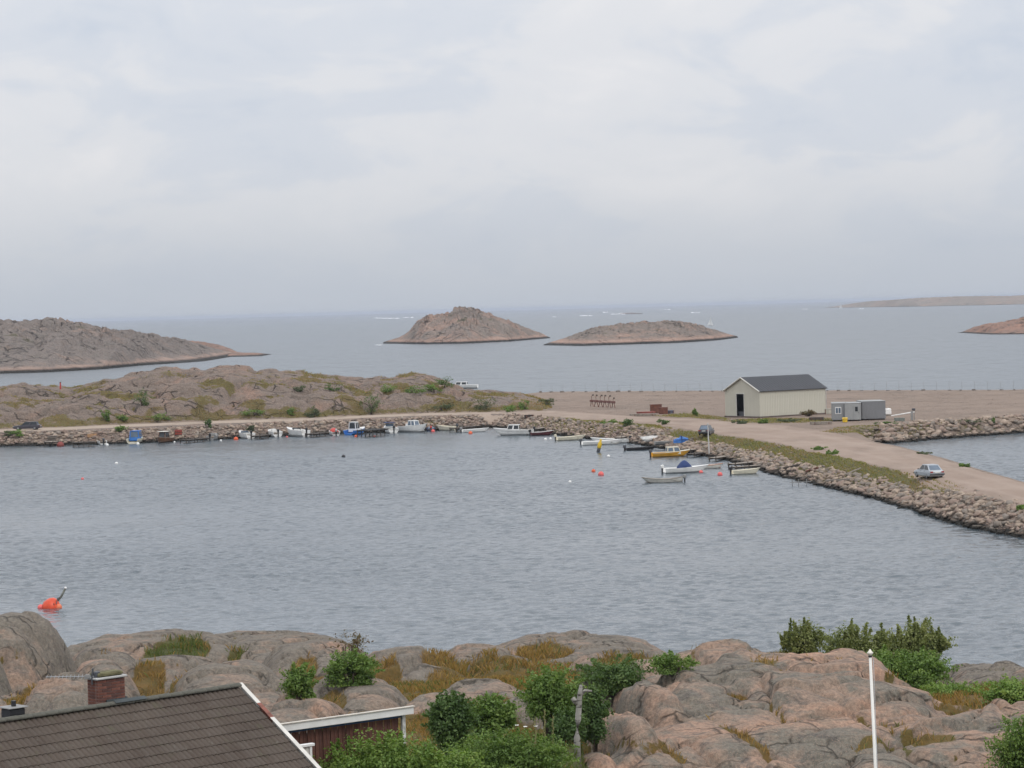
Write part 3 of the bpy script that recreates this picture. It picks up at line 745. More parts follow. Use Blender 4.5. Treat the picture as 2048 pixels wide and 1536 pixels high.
def stone_geo(seed):
    r = random.Random(seed)
    # two rings and poles, sheared and cut: 8-sided rough block
    vs = [(r.uniform(-.2, .2), r.uniform(-.2, .2), 0.36)]
    for z, rad in ((0.26, 0.44), (-0.12, 0.55)):
        o = r.uniform(0, 1)
        for k in range(6):
            a = (k + o) * math.pi / 3
            q = rad * r.uniform(0.60, 1.30)
            vs.append((q * math.cos(a) * 1.15, q * math.sin(a) * 0.85, z + r.uniform(-.15, .15)))
    vs.append((0, 0, -0.4))
    fs = [(0, 1 + k, 1 + (k + 1) % 6) for k in range(6)]
    for k in range(6):
        j = (k + 1) % 6
        fs.append((1 + k, 7 + k, 7 + j)); fs.append((1 + k, 7 + j, 1 + j))
    fs += [(13, 7 + (k + 1) % 6, 7 + k) for k in range(6)]
    return np.array(vs), np.array(fs)
stone_vs = [stone_geo(i) for i in range(10)]
stone_me = []
for i, (v, f) in enumerate(stone_vs):
    m = mesh_np(v, f); m.materials.append(stone_mats[i % 4]); stone_me.append(m)
cand = []
def scatter(n, cond):
    for _ in range(n):
        q = cond()
        if q is not None: cand.append(q)
frw = resample(front, 900)
frw = frw[(frw[:, 1] > 215) & (frw[:, 0] > -104)]
def on_front():
    k = random.randrange(len(frw) - 1); a = frw[k]; b = frw[k + 1]
    t = (b - a) / np.linalg.norm(b - a); nrm = np.array([-t[1], t[0]])
    d = random.uniform(-0.35, 3.3) if random.random() < 0.85 else random.uniform(3.0, 4.6)
    if verge_w(a[0], a[1]) > 0.5 and d > 2.5 and random.random() < 0.93: return None
    q = a + nrm * d + t * random.uniform(-0.3, 0.3)
    m = 0.5 + 0.5 * float(perlin(np.array([q[0] * 0.2]), np.array([q[1] * 0.2]), 77)[0])
    if d > 3.0 and random.random() > m * 0.7: return None
    return (q[0], q[1], (0.24 + 0.72 * random.random() ** 2.4) * (1.0 if d < 3.0 else 0.6))
bsw = resample([Vector(b) for b in basin], 300)
def on_basin():
    k = random.randrange(len(bsw) - 1); a = bsw[k]; b = bsw[k + 1]
    t = (b - a) / np.linalg.norm(b - a); nrm = np.array([-t[1], t[0]])
    q = a + nrm * random.uniform(-0.4, 5.5)
    return (q[0], q[1], random.uniform(0.5, 1.15))
scatter(11500, on_front); scatter(900, on_basin)
def on_top():
    k = random.randrange(len(back_cw) - 1); a = np.array(back_cw[k]); b = np.array(back_cw[k + 1]); q = a + (b - a) * random.random()
    return (q[0] - 0.9 + random.uniform(-.8, .8), q[1], random.uniform(0.3, 0.7))
scatter(260, on_top)
rows = []
for x, y, s in cand:
    z = gz_mid(x, y)
    if z < -0.25: continue
    rows.append((x, y, z, s))
rows.sort(key=lambda r: -r[3] / r[1])
inview = lambda r: abs(r[0] / r[1]) < 0.185
sel = [r for r in rows if inview(r)][:300]
selset = set(id(r) for r in sel)
for r in sel:
    o = obj('stone', random.choice(stone_me), None, harbour)
    s = r[3]; o.location = (r[0], r[1], r[2] + 0.12 * s)
    o.rotation_euler = (random.uniform(-.35, .35), random.uniform(-.35, .35), random.uniform(0, 6.28)); o.scale = (s * random.uniform(.9, 1.3), s, s * random.uniform(.6, 1.0))
bat = {i: ([], [], 0) for i in range(4)}
bv = [[] for _ in range(4)]; bf = [[] for _ in range(4)]; bn = [0] * 4
for r in rows:
    if id(r) in selset: continue
    i = random.randrange(10); v, f = stone_vs[i]; s = r[3]
    M = np.array(Euler((random.uniform(-.4, .4), random.uniform(-.4, .4), random.uniform(0, 6.28))).to_matrix())
    w = (v * np.array([s * random.uniform(.9, 1.3), s, s * random.uniform(.6, 1.0)])) @ M.T + np.array([r[0], r[1], r[2] + 0.08 * s])
    g = random.randrange(4)
    bv[g].append(w); bf[g].append(f + bn[g]); bn[g] += len(v)
for g in range(4):
    tag(obj('loose_stones', mesh_np(np.concatenate(bv[g]), np.concatenate(bf[g])), stone_mats[g], harbour), kind='stuff')

# ================================================================== FOREGROUND TERRAIN
# crest pixel x, y, distance, half width px, drop, half depth m, turn deg, exponent, group
DOMES = [
    (22, 1231, 118, 118, 3.4, 7.0, 0, 2.8, 0), (-90, 1266, 112, 100, 2.5, 6.0, 10, 2.6, 0), (45, 1388, 100, 120, 1.2, 5.0, -12, 3.2, 0), (205, 1330, 103, 66, 1.7, 4.0, 15, 3.0, 0), (140, 1362, 98, 80, 1.0, 3.0, -10, 3.0, 0),
    (290, 1275, 139, 215, 1.3, 7.0, -4, 3.4, 1), (520, 1283, 141, 200, 1.1, 8.0, 4, 3.6, 1), (320, 1320, 119, 96, 1.7, 6.0, -18, 3.0, 1), (455, 1334, 115, 128, 1.6, 6.0, 12, 3.2, 1), (500, 1376, 101, 92, 1.2, 4.0, 8, 3.0, 1), (205, 1300, 124, 84, 1.3, 4.5, 12, 3.0, 1),
    (620, 1288, 130, 112, 2.0, 9.0, 6, 3.0, 1), (718, 1362, 103, 126, 1.8, 5.5, 4, 3.0, 1), (590, 1400, 97, 92, 0.9, 4.0, -8, 3.0, 1), (812, 1309, 128, 138, 1.7, 8.0, 10, 3.2, 1),
    (960, 1296, 140, 84, 1.0, 5.0, 8, 3.0, 1), (1150, 1285, 143, 215, 1.8, 10.0, 2, 3.4, 1), (1235, 1308, 128, 104, 1.0, 6.0, -6, 3.2, 1), (1010, 1316, 130, 84, 0.9, 4.0, 6, 3.0, 1),
    (965, 1366, 108, 100, 1.0, 3.2, 14, 3.2, 1), (866, 1390, 100, 70, 0.8, 3.0, -12, 3.0, 1), (1062, 1392, 96, 90, 2.1, 4.0, 0, 3.4, 1), (905, 1424, 94, 72, 1.6, 3.2, 8, 3.2, 1), (1195, 1352, 103, 76, 1.3, 4.0, -15, 3.0, 1),
    # the big outcrop on the right
    (1500, 1318, 104, 300, 3.6, 17.0, 0, 2.5, 2), (1465, 1299, 104, 60, 1.5, 3.4, 22, 3.6, 2), (1508, 1326, 100.5, 76, 1.5, 2.6, 28, 3.6, 2), (1640, 1314, 102, 186, 2.6, 8.5, -12, 3.2, 2), (1775, 1368, 98.5, 130, 1.7, 5.5, -14, 3.2, 2),
    (1590, 1428, 94.5, 215, 1.9, 6.5, -8, 3.6, 2), (1365, 1343, 101, 124, 2.8, 11.0, 12, 2.8, 2), (1298, 1358, 98, 52, 1.6, 4.0, 18, 3.2, 2), (1234, 1418, 92.5, 60, 2.6, 4.4, 22, 3.6, 2), (1545, 1365, 98.5, 92, 1.4, 4.0, 18, 3.4, 2),
    (1400, 1455, 92, 135, 1.5, 5.5, 20, 3.4, 2), (1310, 1496, 89.5, 100, 1.1, 3.6, 24, 3.2, 2), (1200, 1502, 88.5, 52, 1.3, 2.8, 10, 3.2, 2),
    (1890, 1440, 94, 125, 1.0, 3.6, -4, 3.2, 2), (1880, 1476, 91.5, 104, 1.4, 3.4, 6, 3.4, 2), (1770, 1500, 90, 94, 1.2, 3.2, -8, 3.2, 2), (1935, 1406, 97, 106, 1.1, 4.0, 2, 3.2, 2), (2030, 1398, 98, 90, 1.1, 4.0, -6, 3.0, 2), (2010, 1446, 93, 90, 1.0, 3.0, 0, 3.0, 2), (2050, 1490, 90, 90, 1.0, 3.0, 0, 3.0, 2),
    (2150, 1396, 98, 110, 1.2, 4.0, 5, 3.0, 2), (2170, 1470, 91, 100, 1.3, 4.0, 0, 3.0, 2), (2230, 1420, 96, 110, 1.5, 6.0, 0, 2.6, 2), (-150, 1400, 98, 100, 1.4, 5.0, 0, 2.6, 0), (1985, 1328, 123, 118, 1.9, 6.0, 0, 3.2, 1), (2090, 1342, 116, 90, 1.4, 5.0, 0, 3.0, 1),
]
fx = np.arange(-36, 36.01, 0.135)
fy = np.concatenate([np.arange(40, 80, 0.5), np.arange(80, 112, 0.15), np.arange(112, 176, 0.2)])
FX, FY = np.meshgrid(fx, fy)
def base_z(X, Y):
    b = np.interp(Y, [40, 60, 84, 98, 108, 128, 148, 157, 163, 176], [6.2, 6.4, 6.4, 5.95, 5.25, 3.5, 1.6, 0.5, -1.0, -3.5])
    b = b + 0.35 * fbm(X * 0.10, Y * 0.08, 3, 101) + 0.10 * fbm(X * 0.5, Y * 0.5, 3, 102)
    # the back shore dips between the middle rocks and the outcrop
    pxx = 1024 + X / Y * F
    dip = np.exp(-((pxx - 1395) / 75.0) ** 2) * sstep(104, 118, Y)
    b = b - 3.6 * dip
    rt = sstep(1520, 1760, pxx) * sstep(106, 114, Y) * sstep(1960, 1860, pxx)
    b = b - 1.3 * sstep(1850, 1930, pxx) * sstep(108, 116, Y)
    near = sstep(1120, 1200, pxx) * sstep(102, 92, Y)
    return b - 0.9 * rt - 1.8 * near + 0.45 * sstep(800, 860, pxx) * sstep(1180, 1120, pxx) * sstep(94, 88, Y)
BZ = base_z(FX, FY)
w1 = fbm(FX * 0.22, FY * 0.22, 3, 111); w2 = fbm(FX * 0.22 + 5, FY * 0.22 + 8, 3, 112)
SE = np.zeros_like(FX); KS = 2.2
DZ = np.full_like(FX, -50.0); D2 = np.full_like(FX, -60.0); DG = np.full(FX.shape, -1); DI = np.full(FX.shape, -1)
for i, (px, py, Y, wp, H, b, rot, e, g) in enumerate(DOMES):
    c = PY(px, py, Y)
    a = wp * Y / F * 1.14; b = b * 1.0; H = H * 1.3
    cr, sr = math.cos(R(rot)), math.sin(R(rot))
    dx = FX - c.x + 0.55 * w1; dy = FY - c.y + 0.9 * w2
    u = (dx * cr + dy * sr) / a; v = (-dx * sr + dy * cr) / b
    r = (np.abs(u) ** 2.6 + np.abs(v) ** 2.6) ** (1 / 2.6)
    gg = np.where(r < 1, r ** e, 1 + e * (r - 1))
    z = c.z - 0.05 - H * gg
    if g == 2: SE += np.exp(KS * (z - 7.0))
    k = z > DZ
    D2 = np.where(k, DZ, np.maximum(D2, z))
    DZ = np.where(k, z, DZ); DG = np.where(k, g, DG); DI = np.where(k, i, DI)
soft = np.log(np.maximum(SE, 1e-12)) / KS + 7.0 - 0.30
DC = np.where(DG == 2, 0.30, 1.0)            # the outcrop is one mass: its parts run into each other
DZ = np.where(DG == 2, 0.65 * soft + 0.35 * DZ, DZ)
margin = DZ - BZ
isrock = margin > 0
FZ = np.maximum(DZ, BZ)
# joints, sheeting steps and grain on the rock
a = 0.62
qx = FX * math.cos(a) + FY * math.sin(a); qy = -FX * math.sin(a) + FY * math.cos(a)
wx = qx + 0.5 * fbm(qx * 0.3, qy * 0.3, 3, 121); wy = qy + 0.6 * fbm(qx * 0.25 + 3, qy * 0.25, 3, 122)
f1, f2, cid = cell(wx * 0.10, wy * 0.42, 131)
crack = np.exp(-(f2 - f1) / 0.028)
g1, g2, gid = cell(wx * 0.30, wy * 1.1, 141)
crack2 = np.exp(-(g2 - g1) / 0.05) * sstep(-0.05, 0.25, fbm(FX * 0.16, FY * 0.16, 3, 133))
det = 0.10 * fbm(FX * 0.5, FY * 0.35, 3, 151) + 0.045 * fbm(FX * 2.6, FY * 1.8, 4, 152)
tdx, tdy, th1, th2 = cellv(wx * 0.16, wy * 0.30, 231)
tilt = (tdx * (th1 - 0.5) * 1.5 + tdy * (th2 - 0.5) * 1.3 + (th1 - 0.5) * 0.25) * np.where(DG == 2, 1.0, 0.45)
t1, t2, _ = cell(wx * 0.16, wy * 0.30, 231)
tcr = np.exp(-(t2 - t1) / 0.03)
rockd = 0.8 * tilt - 0.36 * tcr + det + (cid - 0.5) * 0.42 - 0.30 * crack + (gid - 0.5) * 0.16 * sstep(-0.05, 0.25, fbm(FX * 0.16, FY * 0.16, 3, 133)) - 0.16 * crack2
fade = sstep(-0.05, 0.5, margin)
# sheeting: the granite comes off in shells, which leaves low ledges
SH = 0.42
qs = (FZ + 0.35 * fbm(FX * 0.25, FY * 0.2, 3, 205) + 0.10 * FX) / SH
fr_ = qs - np.floor(qs)
terr = (np.floor(qs) + sstep(0.62, 0.98, fr_)) * SH - (qs * SH - FZ)
FZ = FZ + (terr - FZ + 0.2) * fade * np.where(DG == 2, 0.55, 0.35) * sstep(-0.25, 0.15, fbm(FX * 0.13, FY * 0.13, 2, 206))
crease = DC * np.exp(-np.maximum(DZ - D2, 0) / 0.10) * sstep(0.0, 0.2, margin)
FZ = FZ - 0.30 * crease * np.clip(0.7 + fbm(FX * 0.4, FY * 0.4, 3, 165), 0, 1)
FZ = FZ + rockd * fade + (1 - fade) * 0.05 * fbm(FX * 1.6, FY * 1.6, 3, 161)
def PF(px, py): return march(px, py, gz_f, 60, 176, 0.2)
def gz_f(x, y):
    i = min(max(int((x - fx[0]) / 0.135), 0), len(fx) - 2); j = min(max(np.searchsorted(fy, y) - 1, 0), len(fy) - 2)
    tx = min(max((x - fx[i]) / 0.135, 0), 1); ty = min(max((y - fy[j]) / (fy[j + 1] - fy[j]), 0), 1)
    return float((FZ[j, i] * (1 - tx) + FZ[j, i + 1] * tx) * (1 - ty) + (FZ[j + 1, i] * (1 - tx) + FZ[j + 1, i + 1] * tx) * ty)

# grass-filled hollows: pixel, half width px, half depth m, greenness
patchm = np.zeros_like(FX); patchg = np.zeros_like(FX)
for px, py, wp, b, gn in ((352, 1306, 62, 4.5, 1.0), (300, 1372, 30, 3.0, 0.1), (612, 1336, 30, 3.0, 0.1), (770, 1346, 34, 4.0, 0.1), (985, 1342, 120, 4.5, 0.25), (1085, 1296, 62, 2.6, 0.15), (905, 1362, 60, 3.0, 0.05), (880, 1306, 40, 4.0, 0.0), (1250, 1330, 60, 4.0, 0.4), (60, 1384, 70, 2.5, 0.1), (655, 1392, 50, 2.0, 0.2), (1910, 1420, 45, 1.0, 0.2), (1474, 1388, 22, 0.7, 0.1)):
    c = PF(px, py); a_ = wp * c.y / F
    rr_ = np.hypot((FX - c.x + 0.7 * w1) / a_, (FY - c.y + 1.2 * w2) / b)
    m_ = sstep(1.15, 0.75, rr_)
    patchm = np.maximum(patchm, m_); patchg = np.maximum(patchg, m_ * gn)
FZ = FZ - 0.30 * patchm
vegf = sstep(0.46, 0.06, margin + 0.45 * fbm(FX * 0.6, FY * 0.5, 3, 171))
vegf = np.maximum(vegf, sstep(0.25, 0.7, np.exp(-np.maximum(DZ - D2, 0) / 0.22)) * sstep(-0.02, 0.22, fbm(FX * 0.22, FY * 0.18, 3, 173)) * (FY < 150))
vegf = np.maximum(vegf, 0.9 * sstep(0.45, 0.9, crack) * sstep(0.0, 0.3, fbm(FX * 0.3, FY * 0.3, 2, 172)) * sstep(1.2, 0.2, np.abs(w1) * 3))
vegf = np.maximum(vegf, patchm)
vegf = np.where(FZ < 0.9, 0, vegf)
PXF = 1024 + FX / FY * F
greenf = np.clip(0.25 + 0.9 * fbm(FX * 0.18, FY * 0.12, 3, 181), 0, 1)
greenf = np.maximum(greenf, sstep(96, 88, FY) * sstep(760, 860, PXF) * sstep(1210, 1150, PXF))
greenf = np.maximum(greenf, np.exp(-((PXF - 350) / 55) ** 2) * sstep(120, 126, FY))
greenf = np.maximum(greenf, sstep(1640, 1720, PXF) * sstep(104, 110, FY) * 0.9)
greenf = np.where(patchm > 0.3, patchg, greenf)
idx = np.arange(FX.size).reshape(FX.shape)
fc = np.stack([idx[:-1, :-1], idx[:-1, 1:], idx[1:, 1:], idx[1:, :-1]], -1).reshape(-1, 4)
cx = FX.ravel()[fc].mean(1); cy = FY.ravel()[fc].mean(1)
keep = (np.abs(cx) < 0.19 * cy + 4.5) & (FZ.ravel()[fc].max(1) > -1.2)
fc = fc[keep]
fg = np.where(isrock.ravel()[fc[:, 0]], DG.ravel()[fc[:, 0]], 3)
fore_rock = rock_material('foreground_rock', 1.0, grey=(0.172, 0.155, 0.130), pink=(0.36, 0.232, 0.168), pinkamt=0.42, bumpd=0.07)
out_rock = rock_material('outcrop_rock', 1.0, grey=(0.165, 0.153, 0.128), pink=(0.40, 0.25, 0.178), pinkamt=0.76, bumpd=0.07)
allv = np.stack([FX, FY, FZ], -1).reshape(-1, 3)
# one smooth-normal set over the whole surface so that the pieces meet without seams
for gid_, nm, mt in ((0, 'granite_knoll', fore_rock), (1, 'shore_rock', fore_rock), (2, 'granite_outcrop', out_rock), (3, 'grassy_ground', fore_rock)):
    ff = fc[fg == gid_]
    us = np.unique(ff); rm = np.full(FX.size, -1); rm[us] = np.arange(len(us))
    me = mesh_np(allv[us], rm[ff]); smooth(me)
    add_attr(me, 'veg', vegf.ravel()[us]); add_attr(me, 'green', greenf.ravel()[us])
    tag(obj(nm, me, mt), kind='structure')
# ================================================================== FOLIAGE AND GRASS
def leaf_material(name, cols, trans=0.25):
    t = NT(name)
    r = t.attr('rnd')
    n = t.noise(t.pos, 0.9, 3, 0.6)
    col = t.ramp(t.math('ADD', t.math('MULTIPLY', r, 0.6), t.math('MULTIPLY', n, 0.4)), [(0.15, cols[0]), (0.5, cols[1]), (0.85, cols[2])])
    t.fin(col, 0.6, None, 0.3)
    tr = t.n('ShaderNodeBsdfTranslucent'); t.l(t.mix(1.0, col, (1.5, 1.6, 0.8), 'MULTIPLY'), tr.inputs[0])
    ms = t.n('ShaderNodeMixShader'); ms.inputs[0].default_value = trans
    t.l(t.b.outputs[0], ms.inputs[1]); t.l(tr.outputs[0], ms.inputs[2])
    t.l(ms.outputs[0], t.t.nodes['Material Output'].inputs['Surface'])
    return t.m
GRASS_VRG = leaf_material('grass_verge', ((0.11, 0.125, 0.038), (0.20, 0.195, 0.062), (0.32, 0.27, 0.10)), 0.3)
LEAF = {
    'dark': leaf_material('leaves_dark', ((0.044, 0.084, 0.027), (0.081, 0.140, 0.042), (0.152, 0.215, 0.068))),
    'mid': leaf_material('leaves_mid', ((0.067, 0.118, 0.029), (0.122, 0.200, 0.046), (0.212, 0.286, 0.074))),
    'bright': leaf_material('leaves_bright', ((0.079, 0.145, 0.030), (0.156, 0.248, 0.053), (0.274, 0.341, 0.089))),
    'willow': leaf_material('leaves_willow', ((0.105, 0.129, 0.043), (0.174, 0.205, 0.068), (0.279, 0.287, 0.115))),
    'sage': leaf_material('leaves_sage', ((0.055, 0.075, 0.040), (0.090, 0.115, 0.060), (0.14, 0.155, 0.085))),
    'rust': leaf_material('leaves_rust', ((0.08, 0.05, 0.022), (0.13, 0.085, 0.04), (0.12, 0.13, 0.05))),
}
GRASS_DRY = leaf_material('grass_dry', ((0.15, 0.092, 0.028), (0.28, 0.170, 0.055), (0.38, 0.26, 0.105)), 0.3)
GRASS_GRN = leaf_material('grass_green', ((0.055, 0.080, 0.020), (0.10, 0.130, 0.035), (0.18, 0.19, 0.06)), 0.3)
BARK = paint((0.105, 0.085, 0.068), 0.9, 0.4, 6, bump=0.03, spec=0.1)
def leaf_mesh(pts, nrm, size, aspect=0.55, seed=0, tone=None):
    rg = np.random.default_rng(seed)
    n = len(pts)
    nrm = nrm / (np.linalg.norm(nrm, axis=1, keepdims=True) + 1e-9)
    t = rg.normal(size=(n, 3)); t -= nrm * (t * nrm).sum(1, keepdims=True); t /= np.linalg.norm(t, axis=1, keepdims=True) + 1e-9
    b = np.cross(nrm, t)
    s = size * rg.uniform(0.6, 1.3, (n, 1)) * 0.5
    w = s * aspect
    v = np.stack([pts - t * s, pts + b * w + nrm * s * 0.15, pts + t * s, pts - b * w + nrm * s * 0.15], 1).reshape(-1, 3)
    me = mesh_np(v, np.arange(4 * n).reshape(n, 4))
    rv = rg.uniform(0, 1, n)
    if tone is not None: rv = np.clip(0.45 * rv + 0.55 * tone, 0, 1)
    add_attr(me, 'rnd', np.repeat(rv, 4))
    return me
def plant(name, label, cat, rect, Y, leaf='mid', n=2500, size=0.10, group=None, ground=None, plume=0.0, lumps=14, seed=1, trunk=True, depth=0.8, loose=0.0, sink=0.0, stems=3):
    """crown rectangle in pixels at distance Y gives its true width and height"""
    rg = np.random.default_rng(seed)
    x0, x1, y0, y1 = rect
    if Y is None: Y = PF((x0 + x1) / 2, y1).y
    y1 = y1 + sink * (y1 - y0)
    c = PY((x0 + x1) / 2, (y0 + y1) / 2, Y)
    A = (x1 - x0) / 2 * Y / F; C = (y1 - y0) / 2 * Y / F; B = A * depth
    gz = ground(c.x, Y) if ground else c.z - C
    root = thing(name, label, cat, (c.x, Y, gz), 0, group)
    cz = c.z - gz
    L = []
    for i in range(lumps):
        d = rg.normal(size=3); d /= np.linalg.norm(d)
        r = rg.uniform(0.15, 1.0) ** 0.5
        L.append((d * np.array([A, B, C]) * r * 0.80, rg.uniform(0.22, 0.48)))
    P_, N_, T_ = [], [], []
    per = n // lumps
    for cc, q in L:
        d = rg.normal(size=(per, 3)); d /= np.linalg.norm(d, axis=1, keepdims=True)
        rr = rg.uniform(0.35, 1.0, (per, 1)) ** 0.45 * (1 + 0.30 * rg.normal(size=(per, 1)) * (0.5 + loose))
        sz = np.array([A, B, C]) * q * np.array([1, 1, 1 + plume])
        pt = cc + d * rr * sz
        T_.append(np.full(per, rg.uniform(0, 1))); P_.append(pt); N_.append(d * np.array([1, 1, 1.2]) + np.array([0, 0, 0.35]) + rg.normal(size=(per, 3)) * 0.55)
    for k in range(int(lumps * (0.6 + loose))):
        d = rg.normal(size=3); d[2] = abs(d[2]) * 0.8 + 0.1; d /= np.linalg.norm(d)
        m = max(6, per // 6); s = rg.uniform(0.75, 1.22, (m, 1))
        P_.append(d * np.array([A, B, C]) * s + rg.normal(size=(m, 3)) * np.array([A, B, C]) * 0.045); N_.append(rg.normal(size=(m, 3)) + np.array([0, 0, 0.4])); T_.append(np.full(m, rg.uniform(0.2, 1)))
    if plume > 0:
        for k in range(int(lumps * 1.3)):
            base = np.array([rg.uniform(-.85, .85) * A, rg.uniform(-.7, .7) * B, rg.uniform(-.1, .45) * C])
            m = per // 2; s = rg.uniform(0, 1, (m, 1)); hgt = C * rg.uniform(0.35, 0.95) * (1.05 - 0.75 * (base[0] / A) ** 2)
            P_.append(base + np.array([rg.normal() * 0.1 * A, 0, 1.0 * hgt]) * s + rg.normal(size=(m, 3)) * np.array([A, B, C]) * 0.06 * (1.15 - s))
            N_.append(rg.normal(size=(m, 3)) + np.array([0, 0, 0.3])); T_.append(np.full(m, rg.uniform(0.3, 1)))
    pts = np.concatenate(P_); nr = np.concatenate(N_); tn = np.concatenate(T_)
    lim = np.array([A, B, C]) * 1.25
    ok = ((pts / lim) ** 2).sum(1) < 1.25; pts, nr, tn = pts[ok], nr[ok], tn[ok]
    pts[:, 2] += cz
    pts[:, 2] = np.maximum(pts[:, 2], 0.03)
    me = leaf_mesh(pts, nr, size, 0.55, seed, tn)
    obj('crown', me, LEAF[leaf], root)
    if trunk:
        mb = MB(); th = max(0.02, 0.055 * A)
        cs = max(cz, 0.2)
        top = Vector((rg.normal() * 0.1 * A, 0, cs))
        if stems == 1:
            mb.tube([(0, 0, -0.15), (0.03 * A, 0, cs * 0.4), top * 0.75, top], [th * 1.4, th * 1.15, th, th * 0.6], 7)
        else:
            for k in range(stems):
                a = rg.uniform(0, 6.28); o = Vector((math.cos(a) * 0.3 * A, math.sin(a) * 0.3 * B, 0))
                mb.tube([o * 0.5 + Vector((0, 0, -0.1)), o * 0.8 + Vector((0, 0, cs * 0.5)), o * 1.3 + Vector((0, 0, cs))], [th, th * 0.8, th * 0.5], 5)
        tr = mb.build('trunk', BARK, root, True)
        lb = MB()
        for cc, q in L[:max(5, lumps // 2)]:
            s = top * 0.7 if stems == 1 else Vector((cc[0] * 0.35, cc[1] * 0.35, cs * 0.6))
            e = Vector((cc[0], cc[1], cc[2] + cz))
            mid = s.lerp(e, 0.5) + Vector((0, 0, -0.05 * C))
            lb.tube([s, mid, e], [th * 0.55, th * 0.4, th * 0.15], 4)
        lb.build('limbs', BARK, root, True)
    return root
def blades(name, pts, hgt, mat, seed, label, width=0.03, lean=0.35):
    rg = np.random.default_rng(seed); n = len(pts)
    h = hgt * rg.uniform(0.55, 1.3, n); a = rg.uniform(0, 6.28, n); ln = rg.normal(size=(n, 2)) * lean * h[:, None]
    w = width * rg.uniform(0.6, 1.3, n)
    dx = np.cos(a) * w; dy = np.sin(a) * w
    p = np.asarray(pts)
    v = np.stack([p + np.stack([-dx, -dy, -0.02 + 0 * h], -1), p + np.stack([dx, dy, -0.02 + 0 * h], -1), p + np.stack([ln[:, 0] * .45 + dx * .7, ln[:, 1] * .45 + dy * .7, h * .62], -1), p + np.stack([ln[:, 0], ln[:, 1], h], -1)], 1).reshape(-1, 3)
    me = mesh_np(v, np.arange(4 * n).reshape(n, 4))
    add_attr(me, 'rnd', np.repeat(np.clip(rg.normal(0.5, 0.22, n), 0, 1), 4))
    return tag(obj(name, me, mat), label, 'grass', kind='stuff')
# grass in the foreground hollows
W = vegf.ravel() * (np.abs(FX.ravel()) < 0.19 * FY.ravel() + 1) * (FY.ravel() > 78) * (FZ.ravel() > 1.0) * (np.gradient(fy)[:, None] * np.ones_like(FX)).ravel()
W = np.where(vegf.ravel() > 0.45, W, 0)
patch = sstep(-0.15, 0.25, fbm(FX * 0.7, FY * 0.55, 3, 191)).ravel() * 0.9 + 0.1
W = W * patch
def draw(Wt, n, seed):
    rg = np.random.default_rng(seed)
    c = np.cumsum(Wt); k = np.searchsorted(c, rg.uniform(0, c[-1], n)); k = np.clip(k, 0, len(Wt) - 1)
    q = allv[k].copy(); q[:, :2] += rg.uniform(-.09, .09, (n, 2))
    return q
gr = greenf.ravel()
blades('dry_grass', draw(W * np.clip(1.15 - gr, 0, 1), 64000, 1), 0.32, GRASS_DRY, 1, 'orange-brown dry grass in the hollows between the foreground rocks', 0.018)
blades('green_grass', draw(W * np.clip(gr - 0.05, 0, 1), 32000, 2), 0.32, GRASS_GRN, 2, 'green grass among the foreground rocks and weeds', 0.018)
# grass on the harbour verges
Wm = np.where(vegm > 0.4, vegm, 0).ravel() * (np.abs(GX.ravel()) < 0.19 * GY.ravel()) * (GZ.ravel() > 0.9)
cell_a = (np.gradient(yy)[:, None] * np.gradient(xs)[None, :]).ravel()
mv = np.stack([GX, GY, GZ], -1).reshape(-1, 3)
def draw2(Wt, n, seed):
    rg = np.random.default_rng(seed); c = np.cumsum(Wt); k = np.clip(np.searchsorted(c, rg.uniform(0, c[-1], n)), 0, len(Wt) - 1)
    q = mv[k].copy(); q[:, :2] += rg.uniform(-.4, .4, (n, 2)); return q
gm_ = greenm.ravel()
blades('verge_grass', draw2(Wm * cell_a * np.clip(gm_ + 0.1, 0, 1), 34000, 3), 0.22, GRASS_VRG, 3, 'green and yellow grass on the harbour verges and knolls', 0.05, 0.5)
blades('heath_grass', draw2(Wm * cell_a * np.clip(1.1 - gm_, 0, 1), 24000, 4), 0.22, GRASS_DRY, 4, 'brown heath grass on the far knolls', 0.05, 0.5)

# ================================================================== COMMON MATERIALS
WHITE = paint((0.74, 0.74, 0.72), 0.35, 0.10, 1.5)
CREAM = paint((0.66, 0.62, 0.50), 0.4, 0.12, 1.5)
OFFWHITE = paint((0.62, 0.60, 0.55), 0.5, 0.16, 2)
BLACK = paint((0.022, 0.022, 0.025), 0.4, 0.2, 3)
DGREY = paint((0.07, 0.075, 0.085), 0.45, 0.2, 2)
GREY = paint((0.26, 0.26, 0.255), 0.6, 0.2, 2)
LGREY = paint((0.45, 0.45, 0.44), 0.55, 0.15, 2)
NAVY = paint((0.020, 0.045, 0.15), 0.7, 0.25, 2)
BLUE = paint((0.035, 0.16, 0.48), 0.5, 0.2, 2)
RED = paint((0.46, 0.045, 0.035), 0.55, 0.2, 2)
ORANGE = paint((0.72, 0.125, 0.045), 0.45, 0.15, 2)
PINKF = paint((0.75, 0.14, 0.13), 0.45, 0.12, 2)
YELLOW = paint((0.66, 0.44, 0.03), 0.5, 0.2, 2)
AMBER = paint((0.58, 0.30, 0.03), 0.45, 0.15, 1)
MAROON = paint((0.10, 0.03, 0.035), 0.5, 0.25, 2)
BROWNW = paint((0.15, 0.075, 0.04), 0.55, 0.3, 3)
WOODG = paint((0.27, 0.235, 0.20), 0.9, 0.3, 3, bump=0.02)
WOODD = paint((0.085, 0.07, 0.058), 0.9, 0.35, 3, bump=0.02)
RUST = paint((0.15, 0.062, 0.042), 0.85, 0.35, 2)
STEEL = paint((0.30, 0.31, 0.32), 0.4, 0.15, 3, metal=0.6)
GLASS = paint((0.03, 0.036, 0.042), 0.08, 0.2, 1)
GLASSB = paint((0.12, 0.16, 0.21), 0.10, 0.2, 1)

